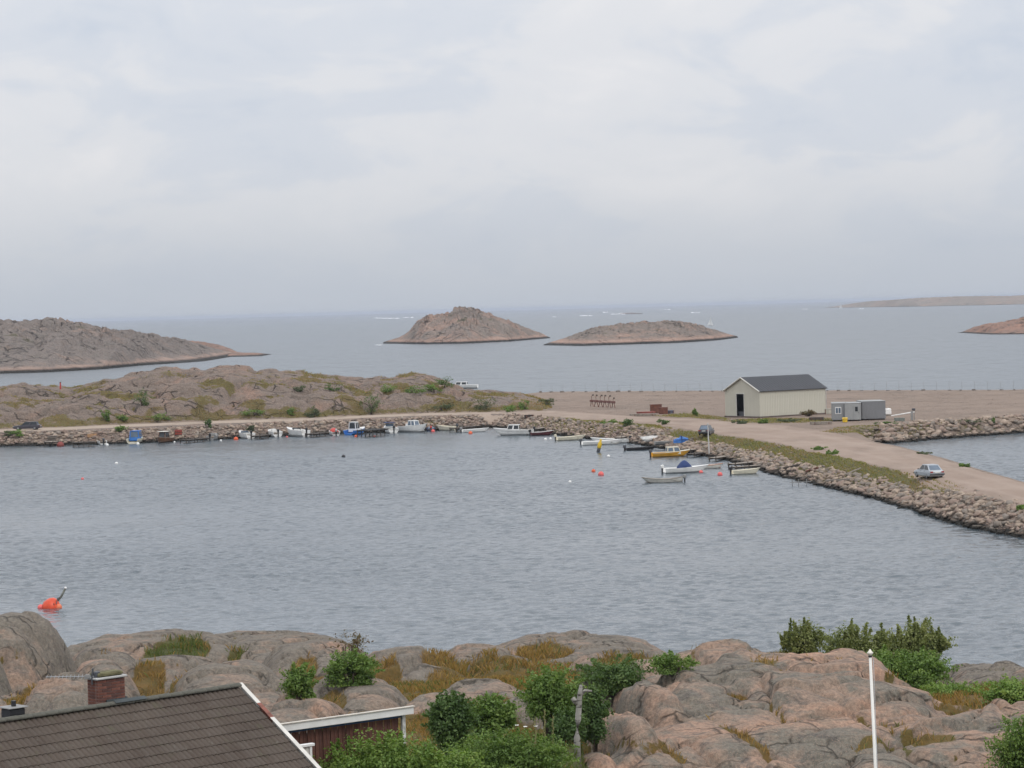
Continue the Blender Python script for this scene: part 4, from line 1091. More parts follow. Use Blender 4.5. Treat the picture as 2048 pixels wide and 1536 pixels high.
# ================================================================== HOUSE IN FRONT
# local axes: x runs along the ridge from the right gable to the left, y runs down the near slope
RID = PY(480, 1374, 67.9); RIDL = PY(0, 1444, 62.9)
ux = (RIDL - RID); ux.z = 0; ux.normalize()
ang = math.atan2(ux.y, ux.x)
HG = 6.5
house = thing('house', 'low house with a brown tiled roof and a brick chimney in the near left corner', 'house', (RID.x, RID.y, HG), ang)
ZRG = RID.z - HG                     # ridge above the ground
# is +y local the near side?  local y = ux rotated +90
uy = Vector((-ux.y, ux.x, 0))
SGN = 1.0 if uy.y < 0 else -1.0      # toward the camera
SL = R(31.7); cs, sn = math.cos(SL), math.sin(SL)
tile_m = NT('roof_tile')
_n1 = tile_m.noise(tile_m.pos, 0.8, 4, 0.6); _n2 = tile_m.noise(tile_m.pos, 9, 4, 0.7); _oi = tile_m.n('ShaderNodeObjectInfo')
_c = tile_m.mix(tile_m.ramp(_n1, [(0.3, 0.0), (0.7, 1.0)]), (0.066, 0.050, 0.040), (0.096, 0.076, 0.061))
_c = tile_m.mix(tile_m.ramp(_oi.outputs['Random'], [(0.0, 0.0), (1.0, 0.35)]), _c, (0.11, 0.094, 0.080))
_c = tile_m.mix(tile_m.ramp(tile_m.noise(tile_m.pos, 1.7, 5, 0.7), [(0.56, 0.0), (0.72, 0.55)]), _c, (0.085, 0.085, 0.05))
_c = tile_m.mix(tile_m.ramp(_n2, [(0.6, 0.0), (0.78, 0.7)]), _c, (0.16, 0.155, 0.13))
TILE = tile_m.fin(_c, 0.85, tile_m.bump(_n2, 0.012), 0.25)
TW, TG = 0.30, 0.325
def tile_geo():
    n = 9; vs = []; L = TG + 0.05
    prof = [(i / (n - 1) * (TW + 0.006), 0.034 * abs(math.sin(math.pi * 2 * i / (n - 1) * 0.999)) ** 0.8) for i in range(n)]
    for row in range(3):
        for x, h in prof:
            if row == 0: vs.append((x, 0.0, h))
            elif row == 1: vs.append((x, L, h + 0.022))
            else: vs.append((x, L, h - 0.012))
    fs = []
    for r_ in range(2):
        for i in range(n - 1):
            a = r_ * n + i; fs.append((a, a + 1, a + n + 1, a + n))
    return vs, fs
tv, tf = tile_geo()
if SGN < 0: tv = [(x, -y, z) for x, y, z in tv]
else: tf = [tuple(reversed(f)) for f in tf]
tile_me = bpy.data.meshes.new('tile'); tile_me.from_pydata(tv, [], tf); tile_me.materials.append(TILE); tile_me.update()
roof = MB()
W2 = 4.1                              # half width of the house in plan
LEN = 13.0
for s in (SGN, -SGN):
    y1 = s * W2; z1 = ZRG - W2 * sn / cs - 0.16
    q = [(0.03, 0, ZRG - 0.16), (LEN, 0, ZRG - 0.16), (LEN, y1, z1), (0.03, y1, z1)]
    q2 = [Vector(p) - Vector((0, 0, 0.1)) for p in q]
    roof.add([Vector(p) for p in q] + q2, [(0, 1, 2, 3), (7, 6, 5, 4), (0, 4, 5, 1), (1, 5, 6, 2), (2, 6, 7, 3), (3, 7, 4, 0)])
roof_o = roof.build('roof', paint((0.075, 0.06, 0.05), 0.9, 0.3, 2), house)
sites = []
for j in range(15):
    for i in range(42):
        sites.append((i, j))
def site_px(i, j):
    d = j * TG; loc = Vector((i * TW + 0.04, SGN * d * cs, ZRG - d * sn))
    w = Matrix.Translation((RID.x, RID.y, HG)) @ Matrix.Rotation(ang, 4, 'Z') @ loc
    v = w - Vector((0, 0, CZ)); t = v.dot(fwd)
    return 1024 + v.dot(right) / t * F, 768 - v.dot(up) / t * F
vis = [s for s in sites if -25 < site_px(*s)[0] < 700 and site_px(*s)[1] < 1550]
vis.sort(key=lambda s: -site_px(*s)[1])
near_t = set(vis[:300])
rest_v, rest_f = [], []
rotM = Matrix.Rotation(-SGN * SL, 4, 'X')
for (i, j) in sites:
    d = j * TG
    M = Matrix.Translation((i * TW + 0.04 + random.uniform(-.003, .003), SGN * d * cs, ZRG - d * sn + random.uniform(0.0, 0.006))) @ rotM @ Matrix.Rotation(random.uniform(-.008, .008), 4, 'Z')
    if (i, j) in near_t:
        o = obj('tile', tile_me, None, roof_o); o.matrix_local = M
    else:
        n = len(rest_v); rest_v += [tuple(M @ Vector(v)) for v in tv]; rest_f += [tuple(a + n for a in f) for f in tf]
mb = MB().add(rest_v, rest_f); tag(mb.build('roof_tiles', TILE, roof_o), kind='stuff')
cap_me = MB()
rc = []
for k in range(7):
    a = math.pi * k / 6
    rc.append((math.cos(a) * 0.115, math.sin(a) * 0.085))
cap_me.loft([[(x, y * s, z * s - 0.02) for y, z in rc] for x, s in ((0, 1.0), (0.03, 1.06), (0.40, 0.98))], True)
cap_mesh = cap_me.mesh(True); cap_mesh.materials.append(paint((0.12, 0.118, 0.098), 0.9, 0.35, 3, bump=0.01))
for k in range(int(LEN / 0.37)):
    o = obj('ridge_cap', cap_mesh, None, roof_o); o.location = (0.02 + k * 0.37, 0, ZRG + 0.045 + random.uniform(-.004, .004))
# verge boards along the right gable: white, a bare red stretch, white again
def verge(a, b, mat, lab=None, off=0.0):
    m = MB()
    p = [Vector((-0.02 + off, SGN * d * cs, ZRG - d * sn + 0.09)) for d in (a, b)]
    for q0, q1 in ((p[0], p[1]),):
        dz = Vector((0, 0, -0.20)); dx = Vector((-0.045, 0, 0))
        vs = [q0, q1, q1 + dx, q0 + dx, q0 + dz, q1 + dz, q1 + dz + dx, q0 + dz + dx]
        m.add(vs, [(0, 1, 2, 3), (7, 6, 5, 4), (0, 4, 5, 1), (1, 5, 6, 2), (2, 6, 7, 3), (3, 7, 4, 0)])
        m.add([q0 + Vector((0.07, 0, 0.02)), q1 + Vector((0.07, 0, 0.02)), q1 + Vector((-.055, 0, .02)), q0 + Vector((-.055, 0, .02)), q0 + Vector((0.07, 0, 0.002)), q1 + Vector((0.07, 0, 0.002)), q1 + Vector((-.055, 0, .002)), q0 + Vector((-.055, 0, .002))],
              [(0, 1, 2, 3), (7, 6, 5, 4), (0, 4, 5, 1), (1, 5, 6, 2), (2, 6, 7, 3), (3, 7, 4, 0)])
    o = m.build('verge_board', mat, house)
    if lab: o['label'] = lab
verge(0.0, 0.85, OFFWHITE); verge(0.85, 1.45, paint((0.24, 0.095, 0.07), 0.8, 0.5, 6), 'verge board with its paint worn to bare red'); verge(1.45, 4.8, OFFWHITE)
RW = paint((0.115, 0.045, 0.03), 0.85, 0.3, 4)
mb = MB()
z1 = ZRG - W2 * sn / cs
mb.box((LEN / 2 + 0.25, 0, (z1 - 0.1) / 2 - 0.1), (LEN - 0.3, 2 * W2 - 0.8, z1 + 0.0))
for xx in (0.12, LEN - 0.1):
    mb.add([(xx, -W2 + 0.4, z1 - 0.15), (xx, W2 - 0.4, z1 - 0.15), (xx, 0, ZRG - 0.22), (xx + 0.08, -W2 + 0.4, z1 - 0.15), (xx + 0.08, W2 - 0.4, z1 - 0.15), (xx + 0.08, 0, ZRG - 0.22)], [(0, 1, 2), (5, 4, 3), (0, 3, 4, 1), (1, 4, 5, 2), (2, 5, 3, 0)])
mb.build('wall', RW, house)
# chimney of single bricks on a mortar core
def loc_of(px, py, ylocal):
    """x along the ridge for a pixel column"""
    best = None
    for k in range(1300):
        x = k * 0.01
        w = Matrix.Translation((RID.x, RID.y, HG)) @ Matrix.Rotation(ang, 4, 'Z') @ Vector((x, ylocal, ZRG))
        v = w - Vector((0, 0, CZ)); p = 1024 + v.dot(right) / v.dot(fwd) * F
        if best is None or abs(p - px) < best[0]: best = (abs(p - px), x)
    return best[1]
cy = -SGN * 0.40
cx0 = loc_of(241, 0, cy); cx1 = loc_of(186, 0, cy)
CW = cx1 - cx0; CD = 0.42; CH = 0.65
chim = MB().box(((cx0 + cx1) / 2, cy, ZRG - 0.38 + CH / 2), (CW - 0.02, CD - 0.02, CH + 0.70)).build('chimney', paint((0.22, 0.19, 0.165), 0.95, 0.25, 8), house)
BRK = []
for c in ((0.155, 0.062, 0.046), (0.125, 0.053, 0.042), (0.185, 0.078, 0.057), (0.105, 0.05, 0.042)): BRK.append(paint(c, 0.9, 0.3, 9))
brick_me = {}
def brick(l, w, mi):
    k = (round(l, 3), round(w, 3), mi)
    if k not in brick_me:
        m = MB().bbox((0, 0, 0), (l, w, 0.064), 0.004).mesh(); m.materials.append(BRK[mi]); brick_me[k] = m
    return brick_me[k]
nl = int(round(CW / 0.26)); bl = CW / nl; nd = 2
for row in range(11):
    z = ZRG - 0.16 + row * 0.075
    for side in (SGN, -SGN):
        for i in range(nl + (row % 2)):
            x0 = (i - 0.5 * (row % 2)) * bl; x1 = x0 + bl
            x0 = max(0, x0); x1 = min(CW, x1)
            if x1 - x0 < 0.05: continue
            o = obj('brick', brick(x1 - x0 - 0.010, 0.10, random.randrange(4)), None, chim)
            o.location = (cx0 + (x0 + x1) / 2, cy + side * (CD / 2 - 0.045), z)
    for side, xx in ((-1, cx0 + 0.045), (1, cx1 - 0.045)):
        if True:
            o = obj('brick', brick(0.10, CD - 0.22, random.randrange(4)), None, chim); o.location = (xx, cy, z)
ztop = ZRG - 0.16 + 10 * 0.075 + 0.04
MOSS = paint((0.155, 0.145, 0.075), 0.95, 0.4, 7, bump=0.02)
MB().bbox(((cx0 + cx1) / 2, cy, ztop + 0.035), (CW + 0.10, CD + 0.10, 0.05), 0.012).build('cap', LGREY, chim)
MB().bbox(((cx0 + cx1) / 2 - 0.02, cy, ztop + 0.115), (CW * 0.92, CD * 0.92, 0.10), 0.03).build('cap_slab', MOSS, chim)
m = MB(); m.bbox((cx1 - 0.08, cy + SGN * 0.08, ztop + 0.12), (0.14, 0.12, 0.18), 0.02); m.tube([(cx1 - 0.02, cy, ztop), (cx1 - 0.02, cy, ztop + 0.28)], 0.02, 6); m.build('damper', DGREY, chim)
# lead flashing at the foot
m = MB(); fl = paint((0.06, 0.072, 0.075), 0.7, 0.3, 4)
m.slab([(cx0 - 0.42, SGN * 0.02, ZRG + 0.135), (cx1 - 0.3, SGN * 0.02, ZRG + 0.135), (cx1 - 0.3, SGN * 0.13, ZRG + 0.07), (cx0 - 0.42, SGN * 0.13, ZRG + 0.07)], 0.012)
m.box(((cx0 + cx1) / 2 - 0.12, cy + SGN * (CD / 2 + 0.035), ZRG + 0.02), (CW * 0.75, 0.03, 0.24)); m.box((cx0 - 0.05, cy, ZRG + 0.02), (0.03, CD, 0.26))
m.build('flashing', fl, chim)
# roof vent hood near the left edge
vx = loc_of(27, 0, -SGN * 0.3)
vent = MB().bbox((vx, -SGN * 0.30, ZRG + 0.10), (0.42, 0.40, 0.30), 0.02).build('roof_vent', BLACK, house)
m = MB(); m.bbox((vx, -SGN * 0.30, ZRG + 0.275), (0.54, 0.50, 0.03), 0.01); m.build('hood', GREY, vent)
MB().tube([(vx - 0.02, -SGN * 0.3, ZRG + 0.28), (vx - 0.02, -SGN * 0.3, ZRG + 0.42)], 0.06, 10).build('knob', BLACK, vent)
# television aerial fixed to the chimney, pointing left
w0 = Matrix.Translation((RID.x, RID.y, HG)) @ Matrix.Rotation(ang, 4, 'Z') @ Vector((cx1 + 0.02, cy + SGN * 0.1, ztop + 0.10))
aer = thing('television_aerial', 'thin yagi aerial sticking out to the left of the brick chimney', 'aerial', w0)
b0 = Vector((0, 0, 0)); b1 = Vector((-1.18, 0.12, 0.0))
MB().tube([b0, b1], 0.014, 6).build('boom', STEEL, aer)
MB().tube([(-0.05, 0, -0.2), (-0.05, 0, 0.08)], 0.02, 6).build('mast', DGREY, aer)
MB().bbox((-0.16, 0.02, 0.0), (0.14, 0.06, 0.09), 0.01).build('junction_box', GREY, aer)
for k in range(11):
    c = b0.lerp(b1, 0.16 + 0.082 * k); l = 0.13 - 0.006 * k
    MB().tube([c + Vector((0.03 * l, -l, -l * .35)), c + Vector((-0.03 * l, l, l * .35))], 0.006, 5).build('element', STEEL, aer)

# ================================================================== SHED ANNEX
A0 = PY(553, 1449, 71.4); A1 = PY(825, 1412, 74.1)
dv = (A1 - A0); AZ = A1.z; dv.z = 0; al = dv.length; aang = math.atan2(dv.y, dv.x)
annex = thing('garden_shed', 'brown boarded shed with a white fascia just behind the tiled roof', 'shed', (A0.x, A0.y, 6.6), aang)
ah = AZ - 6.6
X0, X1 = -2.2, al                    # runs on behind the house roof
m = MB(); m.bbox(((X0 + X1) / 2, -0.035, ah - 0.11), (X1 - X0, 0.05, 0.20), 0.006); m.build('fascia', WHITE, annex)
m = MB(); m.box(((X0 + X1) / 2, -0.05, ah + 0.005), (X1 - X0 + 0.02, 0.11, 0.022)); m.build('drip_edge', paint((0.62, 0.57, 0.50), 0.5), annex)
m = MB(); m.slab([(X0, 0.0, ah - 0.03), (X1, 0.0, ah - 0.03), (X1, 3.2, ah - 0.75), (X0, 3.2, ah - 0.75)], -0.03); m.build('roof', paint((0.05, 0.05, 0.052), 0.9, 0.3, 3), annex)
m = MB(); m.box(((X0 + X1) / 2 - 0.1, 0.19, ah - 0.26), (X1 - X0 - 0.3, 0.03, 0.09)); m.build('frieze', paint((0.035, 0.075, 0.16), 0.6), annex)
BRD = [paint(c, 0.85, 0.25, 5, bump=0.006) for c in ((0.115, 0.050, 0.036), (0.098, 0.043, 0.032), (0.13, 0.057, 0.041))]
bw = 0.125; nb_ = int((X1 - 0.26 - X0) / bw)
bmes = []
for i in range(3):
    mm = MB().bbox((0, 0, 0), (bw - 0.012, 0.022, ah - 0.24), 0.004).mesh(); mm.materials.append(BRD[i]); bmes.append(mm)
for k in range(nb_):
    o = obj('board', bmes[random.randrange(3)], None, annex); o.location = (X0 + 0.05 + (k + 0.5) * bw, 0.22 + 0.012 * (k % 2), (ah - 0.24) / 2 - 0.02)
m = MB(); m.box(((X0 + X1) / 2 - 0.1, 1.65, (ah - 0.85) / 2 - 0.05), (X1 - X0 - 0.3, 2.8, ah - 0.85)); m.build('wall', BRD[1], annex)
m = MB(); m.bbox((X1 - 0.19, 0.20, (ah - 0.22) / 2), (0.11, 0.10, ah - 0.22), 0.006); m.build('corner_post', paint((0.60, 0.60, 0.57), 0.7, 0.35, 9), annex)
# white porch screen in the angle between house and shed
ps = PY(622, 1486, 69.0)
scr = thing('porch_screen', 'small white boarded screen between roof verge and brown shed', 'screen', (ps.x, ps.y, 6.6), aang)
sh = ps.z - 6.6
MB().bbox((-0.30, 0, sh - 0.04), (0.75, 0.14, 0.07), 0.008).build('top_rail', WHITE, scr)
MB().bbox((-0.03, 0, (sh - 0.08) / 2), (0.07, 0.09, sh - 0.08), 0.006).build('post', WHITE, scr)
for k in range(5): MB().bbox((-0.13 - k * 0.115, 0.01, (sh - 0.1) / 2), (0.108, 0.025, sh - 0.1), 0.004).build('board', OFFWHITE, scr)

# ================================================================== FLAGPOLE
fp = PY(1740, 1298, 55.0); fg_ = gz_f(fp.x, fp.y)
pole = thing('flagpole', 'tall white flagpole with a pointed knob in front of the rock outcrop', 'flagpole', (fp.x + 0.12, fp.y, fg_))
ht = fp.z - fg_
MB().tube([(0.02, 0, -0.3), (0, 0, ht * 0.5), (-0.12, 0, ht - 0.16)], [0.052, 0.043, 0.029], 14).build('pole', paint((0.78, 0.77, 0.72), 0.3, 0.06, 1), pole, True)
MB().lathe([(0.03, 0), (0.045, 0.02), (0.062, 0.045), (0.066, 0.06), (0.035, 0.09), (0.016, 0.125), (0.003, 0.135)], 14, (-0.12, 0, ht - 0.135)).build('knob', paint((0.80, 0.76, 0.66), 0.25, 0.06, 2), pole, True)
MB().lathe([(0.036, 0), (0.040, 0.012), (0.040, 0.03), (0.032, 0.04)], 12, (-0.12, 0, ht - 0.168)).build('collar', BLACK, pole, True)
MB().tube([(-0.06, -0.03, ht - 0.17), (0.05, -0.06, 0.9)], 0.006, 5).build('halyard', paint((0.55, 0.56, 0.58), 0.8), pole)

# ================================================================== BOATS
def hull_rings(L, B, fb, dbl=False, blunt=0.0, n=15):
    rs = []
    for i in range(n):
        t = i / (n - 1)
        if dbl: f = max(0.03, math.sin(math.pi * min(max(t, 0.01), 0.99)) ** 0.62); sh = fb * (1 + 0.55 * (2 * t - 1) ** 2)
        else:
            f = 0.86 + 0.14 * math.sin(math.pi * min(t / 0.9, 1)); 
            if t > 0.42: f *= max(0.02, 1 - ((t - 0.42) / 0.58) ** 2.3 * (1 - blunt))
            sh = fb * (1 + 0.42 * t ** 2.2)
        kz = -0.16 if t < 0.72 else -0.16 + (sh * 0.62 + 0.16) * ((t - 0.72) / 0.28) ** 2
        if dbl and t < 0.2: kz = -0.16 + (sh * 0.5) * ((0.2 - t) / 0.2) ** 2
        b = B / 2 * f; x = -L / 2 + L * t + (0.10 * L * 0 if t < 1 else 0)
        rs.append((x, b, sh, kz))
    return rs
def boat(name, label, px, py, L, B, head, hull=WHITE, fb=0.55, rail=None, inside=None, motor=None, deck=False, deckm=None, thw=2, cabin=None, cover=None, shield=None, dbl=False, blunt=0.0, group='boats moored in the harbour', stripe=None, canopy=None, z=0.0, console=None, tilt=0.0, pos=None):
    loc = pos or P(px, py, 0)
    if pos is None:
        near = (L / 2) * abs(math.sin(R(head))) + (B / 2) * abs(math.cos(R(head)))
        loc = loc + Vector((loc.x / loc.y, 1.0, 0)) * (near * 0.3)
    root = thing(name, label, 'boat', (loc.x, loc.y, z), R(head), group)
    root.rotation_euler = (R(tilt), 0, R(head))
    inside = inside or LGREY; rail = rail or hull
    rs = hull_rings(L, B, fb, dbl, blunt)
    m = MB(); rings = []
    for x, b, sh, kz in rs:
        rk = 0.0
        def pt(f, zf): return (x + 0.06 * L * max(0, (x + L / 2) / L - 0.7) / 0.3 * zf, b * f, kz + (sh - kz) * zf)
        half = [pt(0, 0), pt(0.55, 0.16), pt(0.86, 0.42), pt(0.97, 0.78), pt(1.0, 1.0), pt(0.90, 1.0), pt(0.86, 0.45)]
        rings.append([(a, y, zz) for a, y, zz in half] + [(a, -y, zz) for a, y, zz in reversed(half)])
    # outer and inner skin; the last two points of each half are the inside
    nv = len(rings[0]); vs = [p for r_ in rings for p in r_]; fs = []
    for i in range(len(rings) - 1):
        for k in range(nv):
            j = (k + 1) % nv
            fs.append((i * nv + k, i * nv + j, i * nv + nv + j, i * nv + nv + k))
    fs.append(tuple(reversed(range(0, nv)))); fs.append(tuple(range(len(vs) - nv, len(vs))))
    m.add(vs, fs); m.build('hull', hull, root, False)
    g = MB()
    for s in (1, -1):
        g.tube([(r_[4][0], r_[4][1] * s * 1.01, r_[4][2]) for r_ in rings], 0.035, 5)
    g.build('gunwale', rail, root)
    if stripe:
        g = MB()
        for s in (1, -1):
            q = [(r_[3][0], r_[3][1] * s * 1.012 + 0.008 * s, r_[3][2]) for r_ in rings]
            g.tube(q, 0.03, 4)
        g.build('stripe', stripe, root)
    fl = MB(); fv = []; n0 = len(rings)
    for r_ in rings: fv += [(r_[5][0], r_[6][1] * 0.97, fb * 0.28), (r_[5][0], -r_[6][1] * 0.97, fb * 0.28)]
    fl.add(fv, [(2 * i, 2 * i + 2, 2 * i + 3, 2 * i + 1) for i in range(n0 - 2)]); fl.build('floor', inside, root)
    if deck:
        t0 = 0.58 if deck is True else deck
        d = MB(); sel_ = [r_ for r_, q in zip(rings, rs) if (q[0] + L / 2) / L >= t0]
        dv_ = []
        for r_ in sel_: dv_ += [(r_[4][0], r_[4][1] * 0.96, r_[4][2] + 0.02), (r_[4][0], 0, r_[4][2] + 0.07), (r_[4][0], -r_[4][1] * 0.96, r_[4][2] + 0.02)]
        ff = []
        for i in range(len(sel_) - 1): ff += [(3 * i, 3 * i + 1, 3 * i + 4, 3 * i + 3), (3 * i + 1, 3 * i + 2, 3 * i + 5, 3 * i + 4)]
        ff = [tuple(reversed(f)) for f in ff]
        d.add(dv_, ff)
        e = sel_[0]; d.add([(e[4][0], e[4][1] * .96, e[4][2] + .02), (e[4][0], 0, e[4][2] + .07), (e[4][0], -e[4][1] * .96, e[4][2] + .02), (e[4][0], -e[4][1] * .8, fb * .3), (e[4][0], e[4][1] * .8, fb * .3)], [(0, 1, 2, 3, 4)])
        d.build('foredeck', deckm or hull, root)
    for k in range(thw):
        x = -L * 0.30 + k * L * 0.27
        MB().bbox((x, 0, fb * 0.72), (0.24, B * 0.80, 0.05), 0.008).build('thwart', deckm or WOODG, root)
    if motor:
        mr = MB().bbox((-L / 2 - 0.20, 0, fb + 0.26), (0.42, 0.34, 0.44), 0.07, rot=Matrix.Rotation(R(-12), 3, 'Y')).build('outboard_motor', motor, root)
        MB().loft([[(-L / 2 - 0.10 - o, w, z_), (-L / 2 - 0.26 - o, w, z_), (-L / 2 - 0.26 - o, -w, z_), (-L / 2 - 0.10 - o, -w, z_)] for o, w, z_ in ((0.02, 0.13, fb + 0.12), (0.03, 0.10, fb * 0.45), (0.05, 0.05, -0.35))]).build('leg', BLACK, mr)
    if cabin:
        x0, x1, w, h, cm = cabin[:5]; win = cabin[5] if len(cabin) > 5 else GLASS
        zb = fb * 0.6; zt = fb + h
        f = 0.86
        b_ = [(x0, w / 2, zb), (x1, w / 2 * 0.9, zb), (x1, -w / 2 * 0.9, zb), (x0, -w / 2, zb)]
        zm = fb + 0.10
        mrow = [(x0, w / 2, zm), (x1, w / 2 * 0.9, zm), (x1, -w / 2 * 0.9, zm), (x0, -w / 2, zm)]
        tp = [(x0 + 0.05, w / 2 * f, zt), (x1 - 0.32 * h, w / 2 * f * 0.86, zt), (x1 - 0.32 * h, -w / 2 * f * 0.86, zt), (x0 + 0.05, -w / 2 * f, zt)]
        c = MB().loft([b_, mrow, tp], True).build('cabin', cm, root)
        r_ = MB().bbox(((x0 + x1 - 0.32 * h) / 2, 0, zt + 0.02), (x1 - x0 - 0.25 * h, w * f * 0.98, 0.05), 0.015); r_.build('cabin_roof', cm, c)
        def pane(A, B_, C, D, n_):
            A, B_, C, D = map(Vector, (A, B_, C, D)); ce = (A + B_ + C + D) / 4
            q = [ce + (v - ce) * 0.78 for v in (A, B_, C, D)]
            MB().slab(q, 0.014).build(n_, win, c)
        for s in (0, 1):
            if s == 0: A, B_, C, D = mrow[0], mrow[1], tp[1], tp[0]
            else: A, B_, C, D = mrow[3], mrow[2], tp[2], tp[3]
            A, B_, C, D = map(Vector, (A, B_, C, D))
            if s == 0: A, B_, C, D = B_, A, D, C
            nsp = 2 if x1 - x0 > 1.1 else 1
            for k in range(nsp):
                a0, a1 = k / nsp, (k + 1) / nsp
                pane(A.lerp(B_, a0), A.lerp(B_, a1), D.lerp(C, a1), D.lerp(C, a0), 'window')
        pane(mrow[2], mrow[1], tp[1], tp[2], 'windscreen')
        pane(mrow[0], mrow[3], tp[3], tp[0], 'rear_window')
    if shield:
        x, h, w, sm = shield
        m = MB()
        m.slab([(x, w / 2, fb + 0.05), (x - 0.25 * h, w / 2 * .9, fb + h), (x - 0.25 * h, -w / 2 * .9, fb + h), (x, -w / 2, fb + 0.05)], 0.02)
        for s in (1, -1): m.slab([(x, s * w / 2, fb + 0.03), (x - 0.7, s * w / 2, fb + 0.03), (x - 0.6, s * w / 2 * .9, fb + h * .8), (x - 0.25 * h, s * w / 2 * .9, fb + h)][::s], 0.015)
        m.build('windscreen', sm, root)
    if cover:
        x0, x1, h, w, cm = cover
        m = MB(); rr = []
        for i in range(7):
            t = i / 6; x = x0 + (x1 - x0) * t; hh = h * (math.sin(math.pi * (0.08 + 0.84 * t)) ** 0.7) * (1.15 - 0.4 * abs(t - 0.45))
            rr.append([(x, w / 2 * math.cos(a), fb * 0.85 + max(0.02, hh * math.sin(a) ** 0.8 if math.sin(a) > 0 else 0.02)) for a in [math.pi * k / 8 for k in range(9)]])
        m.loft(rr, True).build('cover', cm, root, True)
    if canopy:
        x0, x1, h, w, cm = canopy
        m = MB(); m.bbox(((x0 + x1) / 2, 0, fb + h), (x1 - x0, w, 0.09), 0.03); cp = m.build('canopy', cm, root)
        for sx in (x0 + .06, x1 - .06):
            for s in (1, -1): MB().tube([(sx, s * w / 2 * .92, fb * .8), (sx, s * w / 2 * .92, fb + h)], 0.02, 5).build('post', STEEL, cp)
        MB().bbox(((x0 + x1) / 2, 0, fb + h * 0.55), (0.03, w * 0.8, h * 0.55), 0.005).build('screen', GLASSB, cp)
    if console:
        MB().bbox((console, 0, fb + 0.12), (0.5, B * 0.34, 0.62), 0.05).build('console', hull, root)
    return root
# far-left bank, left to right
boat('motorboat', 'small white dinghy beside the dark jetty at the far left bank', 203, 889, 3.2, 1.5, 110, WHITE, 0.62, motor=DGREY)
boat('fishing_boat', 'cream hulled boat with a bright blue canvas cabin', 272, 887, 4.6, 2.35, 82, CREAM, 0.85, rail=paint((0.40, 0.52, 0.50), 0.5), cabin=(-0.9, 1.5, 1.75, 1.25, BLUE, GLASSB), deck=0.55, blunt=0.15, stripe=CREAM, thw=0)
boat('wooden_boat', 'brown wooden boat with a pale cabin roof', 328, 885.5, 4.4, 2.25, 255, BROWNW, 0.75, rail=WOODG, cabin=(-0.7, 1.0, 1.5, 1.05, BROWNW, GLASS), canopy=(-0.9, 1.1, 1.12, 1.7, OFFWHITE), deck=0.6, deckm=BROWNW, thw=1)
boat('motorboat', 'grey dinghy with dark outboard between brown boat and white boats', 427, 880.5, 3.4, 1.6, 78, GREY, 0.75, motor=BLACK, shield=(0.3, 0.45, 1.1, LGREY))
boat('motorboat', 'leftmost of the three white boats showing their sterns', 491, 877.5, 4.8, 2.0, 118, WHITE, 0.95, motor=BLACK, deck=True, shield=(0.6, 0.35, 1.2, GLASSB))
boat('motorboat', 'middle of the three white boats showing their sterns', 548, 874, 4.6, 2.0, 112, WHITE, 0.95, motor=BLACK, deck=True, console=0.2)
boat('motorboat', 'rightmost and largest of the three white boats showing their sterns', 594, 873.5, 5.6, 2.2, 128, WHITE, 1.1, motor=BLACK, deck=0.5, shield=(0.5, 0.4, 1.4, GLASS))
boat('motorboat', 'white dinghy with a red cover', 668, 871, 3.6, 1.7, 105, WHITE, 0.7, cover=(-1.0, 1.2, 0.62, 1.3, RED), motor=LGREY)
boat('fishing_boat', 'blue hulled fishing boat with a white wheelhouse', 712, 869.5, 5.0, 2.4, 62, BLUE, 0.85, rail=WHITE, cabin=(-1.2, 0.3, 1.5, 1.35, WHITE, GLASS), deck=0.6, deckm=WHITE, thw=0, stripe=BLUE, blunt=0.1)
boat('motorboat', 'white boat with a dark canopy and blue windscreen beside the dark jetty', 780, 866.5, 4.8, 2.1, 108, WHITE, 0.9, motor=BLACK, deck=True, canopy=(-0.5, 0.9, 0.95, 1.8, NAVY), thw=1)
boat('cabin_cruiser', 'white cabin cruiser with a tall superstructure at the far bank', 827, 865, 5.8, 2.3, 318, WHITE, 1.05, cabin=(-0.7, 1.0, 1.5, 1.0, WHITE, GLASSB), deck=0.5, blunt=0.1, thw=0, console=-1.3)
boat('motorboat', 'small blue dinghy with a red fender to the right of the white cruiser', 862, 862.5, 3.0, 1.5, 92, NAVY, 0.5, cover=(-1.0, 0.6, 0.4, 1.2, GLASSB), motor=RED)
boat('motorboat', 'cream open boat against the brown jetty edge', 894, 861.5, 3.8, 1.7, 150, CREAM, 0.7, motor=DGREY)
boat('motorboat', 'slim white open boat with an orange float beside it', 950, 864.5, 4.4, 1.6, 12, WHITE, 0.48, motor=GREY)
# corner and near quay
boat('cabin_cruiser', 'white cabin cruiser with its bow to the left at the harbour corner', 1029, 871, 6.3, 2.3, 172, WHITE, 0.9, cabin=(-0.9, 1.2, 1.6, 0.85, WHITE, GLASS), deck=0.5, thw=0, motor=BLACK, stripe=LGREY)
boat('motorboat', 'dark maroon boat with a white rail behind the cruiser', 1084, 871, 3.6, 1.7, 8, MAROON, 0.55, rail=WHITE, motor=BLACK, thw=1)
boat('rowing_boat', 'grey covered boat pulled in at the harbour corner', 1102, 863, 4.6, 1.6, 10, LGREY, 0.5, cover=(-2.0, 1.9, 0.4, 1.3, GREY), thw=0)
boat('rowing_boat', 'cream open boat with the two white floats at its bow', 1141, 881, 4.5, 1.7, 14, CREAM, 0.55, motor=CREAM, thw=3)
boat('motorboat', 'white skiff with its outboard to the left in front of the yellow spar buoy side', 1203, 890, 6.0, 1.9, 10, WHITE, 0.55, motor=DGREY, thw=3, inside=OFFWHITE)
boat('motorboat', 'white motorboat with a large black outboard to the right', 1222, 887, 5.6, 1.95, 172, WHITE, 0.65, motor=BLACK, thw=2, deck=0.62)
